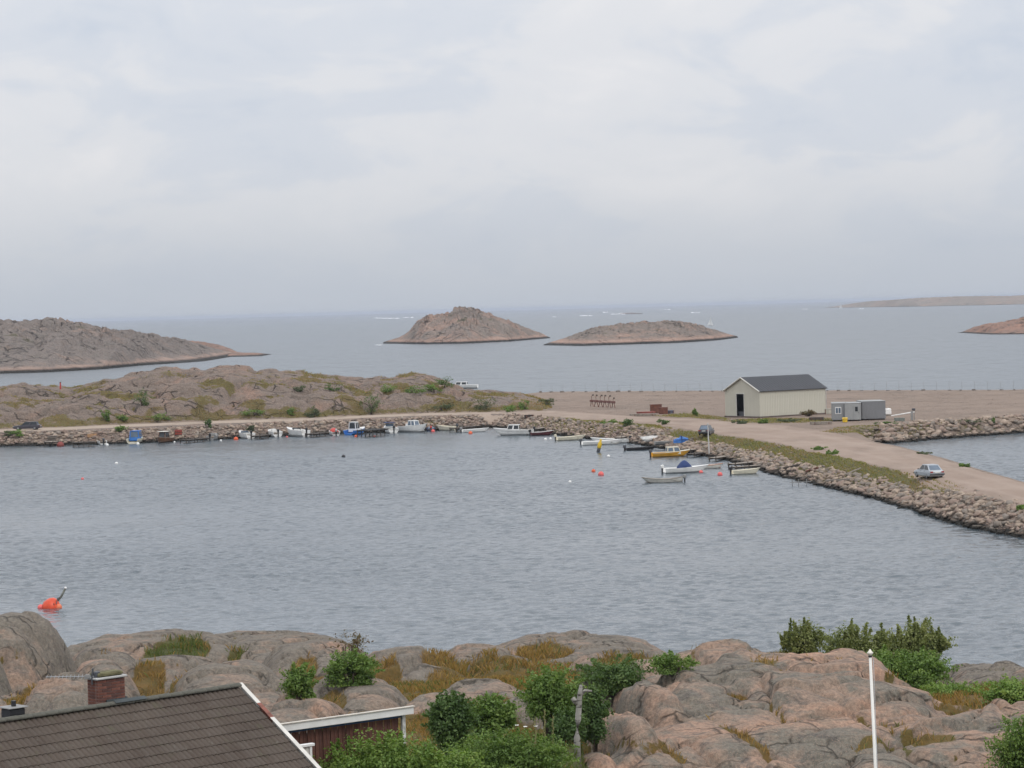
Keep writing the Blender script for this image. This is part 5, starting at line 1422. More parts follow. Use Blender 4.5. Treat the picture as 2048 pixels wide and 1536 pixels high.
boat('inflatable_boat', 'black inflatable dinghy with a tilted outboard', 1281, 901, 4.3, 1.7, 9, BLACK, 0.38, rail=BLACK, inside=DGREY, motor=DGREY, thw=1)
boat('cabin_boat', 'yellow hulled boat with a cream cabin', 1340, 914, 5.1, 1.95, 9, AMBER, 0.62, rail=CREAM, cabin=(-0.5, 1.4, 1.55, 0.72, CREAM, GLASSB), deck=0.62, deckm=CREAM, motor=DGREY, thw=0, stripe=AMBER)
boat('motorboat', 'white sports boat with a navy canvas hood', 1370, 946, 5.5, 2.1, 14, WHITE, 0.62, cover=(-0.85, 0.75, 0.95, 1.5, NAVY), deck=0.45, motor=WHITE, thw=0)
boat('rowing_boat', 'small white dinghy with a salmon inside behind the sports boat', 1424, 937, 2.6, 1.3, 10, OFFWHITE, 0.42, inside=paint((0.45, 0.20, 0.13), 0.7), rail=paint((0.42, 0.20, 0.13), 0.7), thw=2, deckm=paint((0.45, 0.20, 0.13), 0.7))
boat('rowing_boat', 'long grey-white wooden rowing boat, nearest of all the boats', 1327, 966, 4.6, 1.55, 176, paint((0.48, 0.47, 0.43), 0.7, 0.2, 2), 0.46, rail=WOODG, inside=WOODG, dbl=True, thw=3, motor=GREY)
boat('motorboat', 'small cream boat with a black outboard at the stone bank', 1491, 949, 3.3, 1.45, 10, CREAM, 0.52, motor=BLACK, thw=2)
q = PG(1302, 884)
boat('rowing_boat', 'white dinghy hauled up on the stones left of the blue tarpaulin', 0, 0, 2.9, 1.3, 200, WHITE, 0.45, thw=1, pos=q, z=q.z + 0.15, tilt=28)
boat('rowing_boat', 'flat grey punt lying on the stones by the hauled-up dinghy', 0, 0, 4.2, 1.5, 8, GREY, 0.35, thw=2, pos=PG(1338, 889), z=PG(1338, 889).z + 0.10, inside=WOODG)
# moored behind the knolls, only its upper works show
bq = PY(926, 777, 722)
boat('motor_yacht', 'white motor yacht half hidden behind the rocky knolls', 0, 0, 8.0, 2.8, 172, WHITE, 0.95, cabin=(-1.2, 2.0, 2.0, 0.85, WHITE, GLASS), deck=0.5, thw=0, pos=bq, group=None)
def sailboat(px, py, Lp, label, z=0):
    q = P(px, py, 0); k = q.y / F
    r_ = thing('sailing_boat', label, 'sailing boat', (q.x, q.y, 0), R(35))
    Lb = Lp * 0.42 * k * 2
    m = MB(); rs = hull_rings(Lb, Lb * 0.3, Lb * 0.09, n=9)
    m.loft([[(x, b, s), (x, b * .7, kz), (x, -b * .7, kz), (x, -b, s)] for x, b, s, kz in rs]).build('hull', WHITE, r_)
    hm = Lp * k
    MB().tube([(0.05 * Lb, 0, 0), (0.05 * Lb, 0, hm)], 0.012 * hm, 6).build('mast', LGREY, r_)
    MB().slab([(0.03 * Lb, 0.03, hm * .12), (0.03 * Lb, 0.0, hm * .97), (-0.14 * Lb, 0.06 * Lb, hm * .55), (-0.42 * Lb, 0.12 * Lb, hm * .13)], 0.03).build('mainsail', paint((0.62, 0.63, 0.63), 0.8, 0.05), r_)
    MB().slab([(0.08 * Lb, 0, hm * .85), (0.48 * Lb, 0, hm * .07), (0.10 * Lb, 0.05 * Lb, hm * .12), (0.08 * Lb, 0.01, hm * .5)], 0.03).build('jib', paint((0.62, 0.63, 0.63), 0.8, 0.05), r_)
sailboat(1421, 651, 17, 'white sailing boat beyond the low island')
sailboat(1682, 617, 10, 'tiny white sailing boat off the distant island')

# ================================================================== BUOYS
def buoy(px, py, r, mat, label, sq=1.0, group='mooring floats'):
    q = P(px, py, 0); t = thing('mooring_buoy', label, 'buoy', (q.x, q.y, 0.0), random.uniform(0, 6), group)
    prof = [(0.02, -r * .8)] + [(r * math.cos(a), r * 0.35 + r * sq * math.sin(a)) for a in [R(x) for x in (-60, -35, -10, 15, 40, 62, 78)]] + [(0.10 * r, r * 0.35 + r * sq)]
    MB().lathe(prof, 12).build('float', mat, t, True)
    m = MB(); m.lathe([(0.12 * r, 0), (0.14 * r, 0.12 * r), (0.05 * r, 0.26 * r)], 8, (0, 0, r * 0.33 + r * sq)); m.build('eye', DGREY, t)
    return t
WF = paint((0.80, 0.80, 0.78), 0.4, 0.06); RB = paint((0.22, 0.05, 0.04), 0.6, 0.3)
for a in ((1217, 914, .24, WF, 'white float in open water below the yellow spar buoy'), (1140, 965, .19, WF, 'white float nearest the camera in mid harbour'), (1187, 944, .27, ORANGE, 'orange-red float, upper left of the close pair'),
          (1202, 951, .38, PINKF, 'larger pink-red float, lower right of the close pair'), (1402, 946, .26, PINKF, 'pink float against the bow of the white sports boat'), (1440, 951, .32, PINKF, 'pink float left of the cream boat at the stone bank'),
          (1091, 880, .25, WF, 'left one of two white floats by the cream open boat'), (1101, 878.5, .22, WF, 'right one of two white floats by the cream open boat'), (1384, 905, .22, WF, 'white float at the bow of the yellow boat'),
          (687, 915, .30, BLACK, 'black float alone in the middle of the harbour'), (233, 928, .24, WF, 'white float alone in the left part of the harbour'), (165, 959, .20, PINKF, 'small pink float nearest the left in open water'),
          (121, 893, .62, RB, 'large dark red-brown float at the far left bank'), (214.5, 891, .26, WF, 'white float beside the small dinghy by the dark jetty'), (276, 889, .28, WF, 'white float under the bow of the blue and cream boat'),
          (346, 879, .22, WF, 'white float right of the brown wooden boat, upper one'), (349, 885, .17, WF, 'white float right of the brown wooden boat, lower one'), (442, 882, .20, WF, 'white float right of the grey dinghy'), (472, 880, .40, ORANGE, 'red float left of the three white boats'),
          (574, 875, .20, PINKF, 'pink float between two of the white boats'), (712, 874, .28, ORANGE, 'red float in front of the blue fishing boat'), (749, 874, .20, RB, 'brown float in front of the dark jetty'), (866, 864, .34, PINKF, 'pink float at the small blue dinghy'),
          (941, 868, .36, ORANGE, 'orange float in front of the slim white boat'), (1330, 938, .1, WF, 'tiny white float ahead of the white sports boat')):
    buoy(*a)
# big orange marker buoy, heeled over
q = P(104, 1217, 0)
bb = thing('marker_buoy', 'big orange float buoy with a heeled grey post and two small floats', 'buoy', (q.x, q.y, 0))
tl = Matrix.Rotation(R(24), 3, 'Y')
ORB = paint((0.66, 0.075, 0.025), 0.38, 0.18, 1.5); ORL = paint((0.74, 0.19, 0.09), 0.4, 0.1)
MB().lathe([(0.30, -0.5), (0.62, -0.28), (0.70, 0.02), (0.66, 0.28), (0.52, 0.52), (0.34, 0.70), (0.16, 0.80)], 18, (-0.08, 0, 0), tl).build('float', ORB, bb, True)
MB().tube([tl @ Vector((0.05, -0.05, 0.30)), tl @ Vector((0.30, -0.02, 1.10)), tl @ Vector((0.34, 0, 1.72))], [0.085, 0.085, 0.075], 10).build('post', paint((0.155, 0.16, 0.135), 0.7, 0.3, 5), bb, True)
MB().lathe([(0.09, 0), (0.10, 0.08), (0.07, 0.15)], 10, tl @ Vector((0.345, 0, 1.70)), tl).build('post_cap', WF, bb, True)
MB().tube([tl @ Vector((0.22, -0.5, 0.5)), tl @ Vector((0.12, -0.3, 0.9)), tl @ Vector((0.26, -0.05, 1.0))], 0.035, 6).build('bracket', DGREY, bb)
for dx, dy, r_, mt in ((-0.80, -0.15, 0.24, PINKF), (0.52, -0.25, 0.27, ORL)):
    MB().lathe([(0.05, -r_ * .6)] + [(r_ * math.cos(R(a)), 0.10 + r_ * math.sin(R(a))) for a in (-45, -15, 15, 45, 70, 85)], 12, (dx, dy, 0)).build('small_float', mt, bb, True)
MB().tube([(0.28, -0.46, -0.1), (0.26, -0.52, 0.15), (0.22, -0.52, 0.42)], 0.05, 6).build('rope', BLACK, bb)
# yellow spar buoy
q = P(1196, 905, 0)
sb = thing('spar_buoy', 'yellow spar buoy leaning beside the white skiffs', 'buoy', (q.x, q.y, 0))
tl = Matrix.Rotation(R(14), 3, 'Y')
MB().lathe([(0.24, -0.4), (0.26, 0.5), (0.22, 0.62)], 12, (0, 0, 0), tl).build('foot', DGREY, sb, True)
MB().lathe([(0.26, 0.62), (0.29, 0.75), (0.29, 1.35), (0.17, 1.55), (0.15, 1.9), (0.10, 1.95)], 12, (0, 0, 0), tl).build('body', YELLOW, sb, True)

# ================================================================== JETTIES
def jetty(label, a, b, w, zt=0.75, posts=3, mat=None, deckz=None, za=None, zb=None):
    """plank walk from pixel a (outer end) to pixel b (shore end)"""
    mat = mat or WOODG
    A = P(a[0], a[1], za if za is not None else zt); B_ = P(b[0], b[1], zb if zb is not None else zt)
    d = B_ - A; L = d.length; an = math.atan2(d.y, d.x); pit = math.asin(d.z / L)
    t = thing('jetty', label, 'jetty', A, an, 'wooden jetties'); t.rotation_euler = (0, -pit, an)
    n = max(3, int(L / 0.42)); pw = L / n
    pm = MB().bbox((0, 0, 0), (pw - 0.025, w, 0.05), 0.008).mesh(); pm.materials.append(mat)
    for k in range(n):
        o = obj('plank', pm, None, t); o.location = ((k + .5) * pw, random.uniform(-.03, .03), random.uniform(-.006, .006)); o.rotation_euler = (0, 0, random.uniform(-.02, .02))
    for s in (1, -1): MB().box((L / 2, s * w * 0.36, -0.12), (L, 0.12, 0.16)).build('beam', WOODD, t)
    for k in range(posts):
        for s in (1, -1):
            x = 0.2 + (L - 0.6) * k / max(1, posts - 1) * 0.8
            MB().tube([(x, s * w * 0.4, -A.z - 0.6 - 0.2), (x, s * w * 0.4, 0.15)], 0.08, 6).build('post', WOODD, t)
    return t
jetty('dark wide jetty by the small white dinghy at the far left bank', (145, 885), (190, 883.5), 2.6, 0.75, 4, WOODD)
jetty('low grey jetty with a box at the far left end of the bank', (96, 884), (113, 882), 2.0, 0.8, 2)
jetty('narrow dark jetty left of the grey dinghy', (365, 880), (412, 876), 1.6, 0.6, 3, WOODD)
jetty('dark jetty among the three white boats', (510, 872), (534, 869), 2.0, 0.6, 2, WOODD)
jetty('brown jetty right of the largest white-sterned boat', (618, 868), (650, 865), 2.2, 0.6, 3, WOODD)
jetty('broad black jetty between blue fishing boat and canopied boat', (729, 861), (762, 857), 3.6, 1.1, 4, paint((0.035, 0.034, 0.032), 0.9, 0.3, 2))
jetty('long dark jetty right of the cream open boat', (905, 857), (958, 851), 1.5, 0.7, 4, WOODD)
jetty('pale grey jetty at the harbour corner', (1046, 860), (1122, 851), 1.6, 0.9, 4)
jetty('pale plank walk above the white motorboats', (1236, 875), (1278, 867), 1.3, 0.9, 3)
jetty('grey jetty under the white pole', (1372, 900), (1432, 893), 1.5, 0.7, 3)
jetty('dark jetty ending below the white pole', (1380, 908), (1428, 902), 1.4, 0.5, 3, WOODD)
jetty('light plank jetty right of the white pole', (1424, 916), (1472, 909), 1.2, 0.5, 2)
jetty('grey plank jetty behind the cream boat', (1462, 928), (1530, 921), 1.3, 0.6, 3)
jetty('narrow jetty just above the cream boat', (1466, 934), (1536, 929), 1.1, 0.5, 3)
def beam(label, a, b, r_, mat, zz=0.35):
    A = PG(*a); B_ = PG(*b); A.z = max(A.z, 0) + zz; B_.z = max(B_.z, 0) + zz
    t = thing('timber', label, 'timber', A, 0, 'timbers lying on the stone bank')
    d = B_ - A; an = math.atan2(d.y, d.x)
    m = MB().bbox((0, 0, 0), (d.length, r_ * 2, r_ * 1.4), 0.02, rot=Matrix.Rotation(an, 3, 'Z') @ Matrix.Rotation(-math.asin(d.z / d.length), 3, 'Y'))
    m.v = [tuple(Vector(v) + d / 2) for v in m.v]
    m.build('log', mat, t)
    e = d.normalized()
    for c in (e * 0.28, d - e * 0.28): MB().tube([c + Vector((0, 0, r_ * .5)), c + Vector((0, 0, r_ * 1.3))], 0.03, 5).build('bolt', RUST, t)
beam('upper of two dark slipway timbers on the stones', (1545, 949), (1598, 936), 0.16, WOODD)
beam('lower of two dark slipway timbers at the water edge', (1538, 953), (1590, 945), 0.16, WOODD, 0.25)
beam('pale squared timber lying on the stones near the bank foot', (1652, 968), (1702, 965), 0.17, WOODG)
beam('short reddish timber on the stones above the pale one', (1612, 950), (1636, 943), 0.13, RUST)
beam('brown pole lying on the stones further along the bank', (1690, 955), (1722, 943), 0.10, WOODG)
# pipe frame standing in the water
q = P(1600, 972, 0)
fr = thing('mooring_rail', 'thin grey mooring rail standing in the water off the stone bank', 'rail', (q.x, q.y, 0), R(10))
for x in (-0.9, -0.15, 0.8): MB().tube([(x, 0, -0.8), (x, 0, 0.75)], 0.05, 6).build('post', GREY, fr)
MB().tube([(-1.2, 0, 0.45), (1.3, 0, 0.45)], 0.04, 6).build('rail', GREY, fr)
# crates and odd gear on the far bank
def crate(name, label, px, py, d, mat, rz=0.1, lid=None, cat='crate'):
    q = PG(px, py); t = thing(name, label, cat, q, rz)
    MB().bbox((0, 0, d[2] / 2), d, 0.03).build('body', mat, t)
    for k in (0.28, 0.72): MB().box((0, -d[1] / 2 - 0.015, d[2] * k), (d[0] * 1.0, 0.03, 0.09)).build('batten', lid or mat, t)
    MB().bbox((0, 0, d[2] + 0.03), (d[0] * 1.05, d[1] * 1.05, 0.06), 0.01).build('lid', lid or mat, t)
    return t
crate('crate', 'orange-tan fish crate above the dark jetty on the far left bank', 184, 877, (1.5, 0.8, 0.5), paint((0.42, 0.24, 0.12), 0.8), lid=paint((0.46, 0.28, 0.15), 0.8))
crate('gear_box', 'grey wooden gear box standing on the low jetty at the far left', 104, 885, (1.3, 0.9, 0.9), WOODD, lid=WOODG, cat='box')
crate('crate', 'red crate on the stones right of the brown wooden boat', 357, 873, (1.2, 0.8, 0.8), RUST, lid=RED)

# ================================================================== BOAT HALL
BF = PG(1520, 836); BL_ = P(1449, 833, ZR); BR_ = P(1650, 829, ZR)
C0 = Vector((BF.x, BF.y)); d1 = Vector((-5.9, 8.2)); Lg = d1.length; gdir = d1.normalized()
sdirv = Vector((gdir.y, -gdir.x)); 
if sdirv.x < 0: sdirv = -sdirv
WLEN = 0
# length so that the far corner falls on its pixel column
for k in range(60, 260):
    c = C0 + sdirv * (k * 0.1); 
    if 1024 + c.x / c.y * F > 1650: WLEN = k * 0.1; break
GW = 0
for k in range(50, 200):
    c = C0 + gdir * (k * 0.1)
    if 1024 + c.x / c.y * F < 1450: GW = k * 0.1; break
hall = thing('boat_hall', 'pale cream sheet-clad hall with a dark grey gable roof on the quay', 'hall', (C0.x, C0.y, ZR), math.atan2(sdirv.y, sdirv.x))
sc_ = F / C0.y
EH = 54.0 / sc_; RH = 80.0 / sc_
CLAD_SHADED = paint((0.50, 0.487, 0.41), 0.6, 0.05, 0.4); CLAD_LIT = paint((0.54, 0.525, 0.445), 0.6, 0.05, 0.4)  # one cladding: gables coloured as the shaded side, long walls as the lit
# local x along the long wall, y towards the far side (gdir)
sy_ = 1 if (Vector((-sdirv.y, sdirv.x)).dot(gdir) > 0) else -1
def ly(v): return v * sy_
npan = int(WLEN / 1.05); pw = WLEN / npan
pm = MB(); 
pm.box((0, 0, EH / 2 + 0.1), (pw - 0.012, 0.06, EH - 0.2)); 
for k in range(3): pm.box((-pw / 2 + (k + .5) * pw / 3, -0.045 * sy_, EH / 2 + 0.1), (0.10, 0.03, EH - 0.22))
pmm = pm.mesh(); pmm.materials.append(CLAD_LIT)
for k in range(npan):
    for yy_ in (0.0, GW):
        o = obj('wall_panel', pmm, None, hall); o.location = ((k + .5) * pw, ly(yy_), 0)
def gz_(y): return EH + (RH - EH) * (1 - abs(2 * y / GW - 1))
ng = int(GW / 0.95); gw_ = GW / ng; kd = int(round(ng * 0.42))
DY0, DY1, DH = kd * gw_, (kd + 2) * gw_, EH * 0.88
for xx in (0.02, WLEN - 0.02):
    for k in range(ng):
        y0, y1 = k * gw_, (k + 1) * gw_
        segs = [(y0, y1)]
        z0 = 0.15
        if xx < 1:
            if kd <= k < kd + 2: z0 = DH
        m = MB(); t_ = 0.05
        q = [(xx, ly(y0 + .006), z0), (xx, ly(y1 - .006), z0), (xx, ly(y1 - .006), gz_(y1) - .05)]
        if y0 < GW / 2 < y1: q.append((xx, ly(GW / 2), gz_(GW / 2) - .05))
        q.append((xx, ly(y0 + .006), gz_(y0) - .05))
        n = len(q); q2 = [(a + t_, b, c) for a, b, c in q]
        m.add(q + q2, [tuple(range(n)), tuple(reversed(range(n, 2 * n)))] + [(i, i + n, (i + 1) % n + n, (i + 1) % n) for i in range(n)])
        m.build('gable_panel', CLAD_SHADED, hall)
ROOFM = paint((0.040, 0.043, 0.050), 0.55, 0.12, 0.5)
for s in (0, 1):
    m = MB(); ov = 0.25
    yb = -0.30 if s == 0 else GW + 0.30
    zb = EH - 0.30 * (RH - EH) / (GW / 2)
    q = [(-ov, ly(yb), zb), (WLEN + ov, ly(yb), zb), (WLEN + ov, ly(GW / 2), RH), (-ov, ly(GW / 2), RH)]
    if s: q = q[::-1]
    if sy_ < 0: q = q[::-1]
    m.slab(q, 0.10)
    ro = m.build('roof', ROOFM, hall)
    m = MB()
    for k in range(int((WLEN + .5) / 0.6)):
        x = -ov + 0.3 + k * 0.6
        m.tube([(x, ly(yb), zb + 0.12), (x, ly(GW / 2), RH + 0.12)], 0.025, 4)
    tag(m.build('seams', ROOFM, ro), kind='stuff')
    m = MB(); e = 0.13
    m.tube([(-ov - .02, ly(yb), zb + .03), (-ov - .02, ly(GW / 2), RH + .03)], 0.12, 4); m.build('barge_board', paint((0.56, 0.55, 0.50), 0.6), hall)
m = MB()
for y in (DY0 - .03, DY1 + .03): m.box((-0.02, ly(y), DH / 2), (0.12, 0.12, DH))
m.box((-0.02, ly((DY0 + DY1) / 2), DH + .05), (0.12, DY1 - DY0 + .24, 0.14)); m.build('door_frame', paint((0.56, 0.56, 0.52), 0.6), hall)
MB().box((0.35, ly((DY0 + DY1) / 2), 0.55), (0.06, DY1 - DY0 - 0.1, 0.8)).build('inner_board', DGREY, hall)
m = MB(); m.box((1.6, ly(GW / 2), EH / 2), (0.1, GW - .3, EH - .4)); m.build('interior_shade', BLACK, hall)  # added black sheet: stands in for the shade inside the doorway
MB().box((WLEN / 2, ly(GW / 2), 0.05), (WLEN + .25, GW + .25, 0.36)).build('plinth', paint((0.13, 0.10, 0.09), 0.9, 0.3, 1), hall)
MB().tube([(WLEN + .08, ly(-.1), EH - .1), (WLEN + .08, ly(-.1), 0.2)], 0.05, 6).build('downpipe', LGREY, hall)

# ================================================================== SITE CABINS
CABM = paint((0.25, 0.26, 0.265), 0.6, 0.08, 0.6); CABD = paint((0.20, 0.205, 0.215), 0.6, 0.08, 0.6); CABL = paint((0.31, 0.32, 0.32), 0.6, 0.1, 0.8)
def cabin_box(label, px, py, w, d, h, rz, mat, window=False, door=False):
    q = PG(px, py); t = thing('site_cabin', label, 'cabin', (q.x, q.y, ZR), rz, 'grey site cabins')
    MB().bbox((w / 2, d / 2, 0.18 + h / 2), (w, d, h), 0.04).build('body', mat, t)
    n = int(w / 0.5)
    pm = MB().box((0, 0, 0), (0.20, 0.03, h - 0.35)).mesh(); pm.materials.append(mat)
    for k in range(n):
        o = obj('rib', pm, None, t); o.location = ((k + .5) * w / n, -0.014, 0.18 + h / 2)
    MB().bbox((w / 2, d / 2, 0.18 + h + 0.03), (w + .08, d + .08, 0.09), 0.02).build('roof', CABL, t)
    for x in (0.3, w - .3): MB().box((x, d / 2, 0.08), (0.3, d, 0.2)).build('skid', BLACK, t)
    if window:
        f = MB().bbox((w * 0.45, -0.035, 0.18 + h * .58), (0.95, 0.06, 1.05), 0.01).build('window', WHITE, t)
        for x in (-.21, .21): MB().box((w * .45 + x, -0.075, 0.18 + h * .58), (0.34, 0.02, 0.82)).build('pane', GLASSB, f)
    if door:
        f = MB().bbox((w - 0.62, -0.035, 0.18 + h * .46), (0.9, 0.06, h * .88), 0.01).build('door', CABL, t)
        MB().box((w - .62, -0.075, 0.18 + h * .66), (0.4, 0.02, 0.7)).build('pane', GLASS, f); MB().tube([(w - .28, -.09, 1.2), (w - .28, -.09, 1.4)], .025, 5).build('handle', BLACK, f)
    return t
k_ = F / PG(1664, 842).y
cabin_box('left grey site cabin with a white-framed window', 1664, 843, 27 / k_ * 1.05, 5.0, 2.55, R(-6), CABM, window=True)
cabin_box('middle grey site cabin with a glazed door', 1690, 843, 30 / k_ * 1.04, 5.0, 2.55, R(-10), CABL, door=True)
cabin_box('right plain dark grey site cabin beside the white tank', 1724, 841, 47 / k_ * 1.02, 5.0, 2.7, R(2), CABD)
q = PG(1690, 845)
yb_ = thing('salt_bin', 'yellow bin on the gravel in front of the grey site cabins', 'bin', q, R(-6))
MB().box((0, 0, 0.32), (0.7, 0.55, 0.55), taper=1.12).build('tub', YELLOW, yb_); MB().loft([[(-.42, -.34, .60), (.42, -.34, .60), (.42, .34, .60), (-.42, .34, .60)], [(-.38, -.30, .66), (.38, -.30, .66), (.38, .30, .76), (-.38, .30, .76)]]).build('lid', YELLOW, yb_)
q = PG(1776, 832)
wt_ = thing('water_tank', 'white plastic tank right of the grey site cabins', 'tank', q, 0)
MB().bbox((0, 0, 0.70), (1.0, 0.9, 1.0), 0.12).build('tank', WF, wt_); MB().box((0, 0, 0.1), (1.1, 1.0, 0.16)).build('pallet', WOODG, wt_); MB().lathe([(.16, 0), (.16, .1), (.1, .12)], 10, (0, 0, 1.18)).build('cap', LGREY, wt_)
q = PG(1823, 842)
gt = thing('lift_barrier', 'grey hinged barrier post with a white arm slanting left', 'barrier', q, 0)
MB().bbox((0.08, 0, 0.75), (0.34, 0.3, 1.5), 0.03).build('post', GREY, gt)
MB().tube([(0.5, 0, 1.35), (-3.1, 0, 0.85)], [0.11, 0.08], 8).build('arm', WHITE, gt); MB().bbox((0.35, 0, 1.75), (0.5, 0.4, 0.35), 0.05).build('counterweight', DGREY, gt); MB().tube([(0.45, .1, 0), (0.45, .1, 1.7)], .06, 6).build('stay', GREY, gt)
crate('gravel_bin', 'low grey-green box on the gravel left of the barrier', 1799, 842, (1.5, 0.8, 0.42), paint((0.20, 0.225, 0.205), 0.8), 0.02, cat='box')

# ================================================================== FENCE ON THE FAR EDGE
fe = [P(x, y, ZR) for x, y in ((1082, 785), (1400, 783), (1700, 782), (2080, 780.5))]
fpts = []
for a, b in zip(fe[:-1], fe[1:]):
    n = int((b - a).length / 2.75)
    for k in range(n): fpts.append(a.lerp(b, k / n))
fence = thing('wire_fence', 'thin wire fence along the far edge of the gravel quay', 'fence', (fpts[0].x, fpts[0].y, ZR))
pm = MB().tube([(0, 0, -0.3), (0, 0, 1.85)], 0.024, 5).mesh(); pm.materials.append(GREY)
fm = MB().box((0, 0, 0.14), (0.9, 0.6, 0.42), taper=0.7).mesh(); fm.materials.append(paint((0.17, 0.145, 0.125), 0.95, 0.3, 1))
for q in fpts:
    z = gz_mid(q.x, q.y)
    o = obj('post', pm, None, fence); o.location = (q.x - fpts[0].x, q.y - fpts[0].y, z - ZR)
    o = obj('footing', fm, None, fence); o.location = (q.x - fpts[0].x + random.uniform(-.3, .3), q.y - fpts[0].y, z - ZR - .02); o.rotation_euler = (0, 0, random.uniform(0, 3)); s = random.uniform(.6, 1.15); o.scale = (s, s, s * random.uniform(.5, 1.0))
for zz in (0.6, 1.2, 1.75):
    MB().tube([(q.x - fpts[0].x, q.y - fpts[0].y, zz) for q in fpts], 0.008, 3).build('wire', GREY, fence)

# ================================================================== TRESTLES, SCRAP, POST, POLE, TARPAULIN
for k in range(6):
    q = PG(1184 + k * 8.6, 813 + k * 0.6)
    t = thing('steel_trestle', ['leftmost rusty trestle with a hooked arm in the row on the gravel', 'second from left of the rusty hooked trestles', 'third from left of the rusty hooked trestles', 'third from right of the rusty hooked trestles', 'second from right of the rusty hooked trestles', 'rightmost rusty trestle of the row, with a short arm'][k], 'trestle', q, R(random.uniform(-15, 15)), 'row of rusty trestles')
    for s in (-1, 1): MB().tube([(s * .32, -0.35 * s, -.05), (s * .12, 0, 0.95)], 0.07, 6).build('leg', RUST, t)
    MB().bbox((0, 0, 1.05), (0.75, 0.5, 0.42), 0.05).build('block', paint((0.15, 0.075, 0.065), 0.85, 0.3, 2), t)
    hh = 2.15 - (0.35 if k == 5 else 0)
    MB().tube([(0, 0, 1.2), (-0.05, 0, hh - .35), (0.05, 0, hh - .1), (0.28, 0, hh)], 0.06, 6).build('arm', RUST, t)
    MB().bbox((0.24 - 0.1 * (k % 2), 0, hh), (0.36, 0.22, 0.24), 0.05).build('hook', WOODD, t)
def rustbox(name, label, px, py, d, mat, rz, zo=0.0, cat='box'):
    q = PG(px, py); t = thing(name, label, cat, (q.x, q.y, q.z + zo), rz)
    MB().bbox((0, 0, d[2] / 2), d, 0.04).build('body', mat, t)
    for s in (-1, 1): MB().box((s * d[0] * .34, -d[1] / 2 - .02, d[2] / 2), (0.10, 0.05, d[2])).build('rib', RUST, t)
    MB().box((0, 0, d[2] + .02), (d[0] * 1.04, d[1] * 1.04, .05)).build('lid', mat, t)
rustbox('rusty_box', 'taller rusty brown box in the scrap heap on the gravel', 1312, 826, (1.9, 1.2, 1.45), RUST, .1)
rustbox('rusty_box', 'lower rusty box at the right of the scrap heap', 1327, 828, (1.5, 1.2, 1.1), RUST, -.1)
rustbox('red_plate', 'flat red steel plate stack at the left of the scrap heap', 1292, 829, (3.0, 1.5, 0.45), paint((0.24, 0.07, 0.055), 0.8, .3, 1), .15, cat='plate')
rustbox('timber_stack', 'grey timber stack at the foot of the scrap heap', 1286, 832, (4.4, 1.2, 0.35), WOODG, .12, cat='timber')
rustbox('tarp_roll', 'dark blue-grey roll at the right end of the scrap heap', 1341, 827, (0.9, 1.4, 0.5), paint((0.10, 0.11, 0.15), .8), 0.2, cat='roll')
rustbox('rusty_box', 'dark low box on the roadside left of the harbour corner', 1058, 837, (1.5, 1.0, 0.55), paint((0.06, 0.045, 0.04), .9, .3), .2)
rustbox('plank_pile', 'grey plank pile on the gravel left of the site cabins', 1642, 849, (3.2, 1.0, 0.35), WOODG, .15, cat='timber')
rustbox('plank_pile', 'dark low timber pile between hall and site cabins', 1633, 841, (2.2, 0.9, 0.45), WOODD, -.2, cat='timber')
rustbox('pallet_stack', 'pale pallet stack behind the left site cabin', 1656, 828, (1.6, 1.2, 0.8), paint((0.42, 0.40, 0.34), .85, .25, 2), .1, cat='pallet')
q = PY(121, 780, 508); zz = gz_mid(q.x, q.y)
rp = thing('marker_post', 'red marker post standing on the knoll at the far left', 'post', (q.x, q.y, zz))
MB().tube([(0, 0, -.4), (0, 0, PY(121, 765, 508).z - zz)], [0.16, 0.13], 8).build('post', RED, rp); MB().lathe([(.15, 0), (.15, .12), (.02, .2)], 8, (0, 0, PY(121, 765, 508).z - zz - .05)).build('cap', MAROON, rp)
q = P(1419, 914, 0.0)
wp = thing('mooring_pole', 'tall thin white pole standing at the end of a jetty', 'pole', (q.x, q.y, 0))
zt = 66 / (F / q.y)
MB().tube([(0, 0, -1), (-.08, 0, zt * .5), (-0.12, 0, zt)], [0.11, .09, 0.07], 8).build('pole', paint((0.55, 0.54, 0.52), .6), wp); MB().lathe([(.09, 0), (.09, .08), (.03, .14)], 8, (-.12, 0, zt - .02)).build('cap', LGREY, wp); MB().tube([(-.9, 0, .85), (1.1, 0, .9)], .05, 6).build('crossbar', WOODG, wp)
q = PG(1362, 888)
tp = thing('covered_pallet', 'bright blue tarpaulin bundle tied with straps on the stone bank', 'tarpaulin', (q.x, q.y, q.z + .1), R(8))
rr = []
for i in range(9):
    x = -1.05 + i * 2.1 / 8; k = 1 - 0.35 * abs(i - 4) / 4
    rr.append([(x + .03 * random.uniform(-1, 1), .65 * k * math.cos(a) * (1 + .06 * random.uniform(-1, 1)), max(0.0, (1.0 if i > 3 else .82) * k * max(0, math.sin(a)) ** .6 * (1 + .05 * random.uniform(-1, 1)))) for a in [math.pi * j / 8 for j in range(9)]])
MB().loft(rr).build('tarpaulin', BLUE, tp, False)
m = MB(); m.box((0.02, 0, .55), (.10, 1.32, .98)); m.box((0, -.62, .50), (2.0, .06, .07)); m.build('strap', NAVY, tp)
MB().box((0, 0, -.05), (2.2, 1.3, .14)).build('pallet', WOODG, tp)

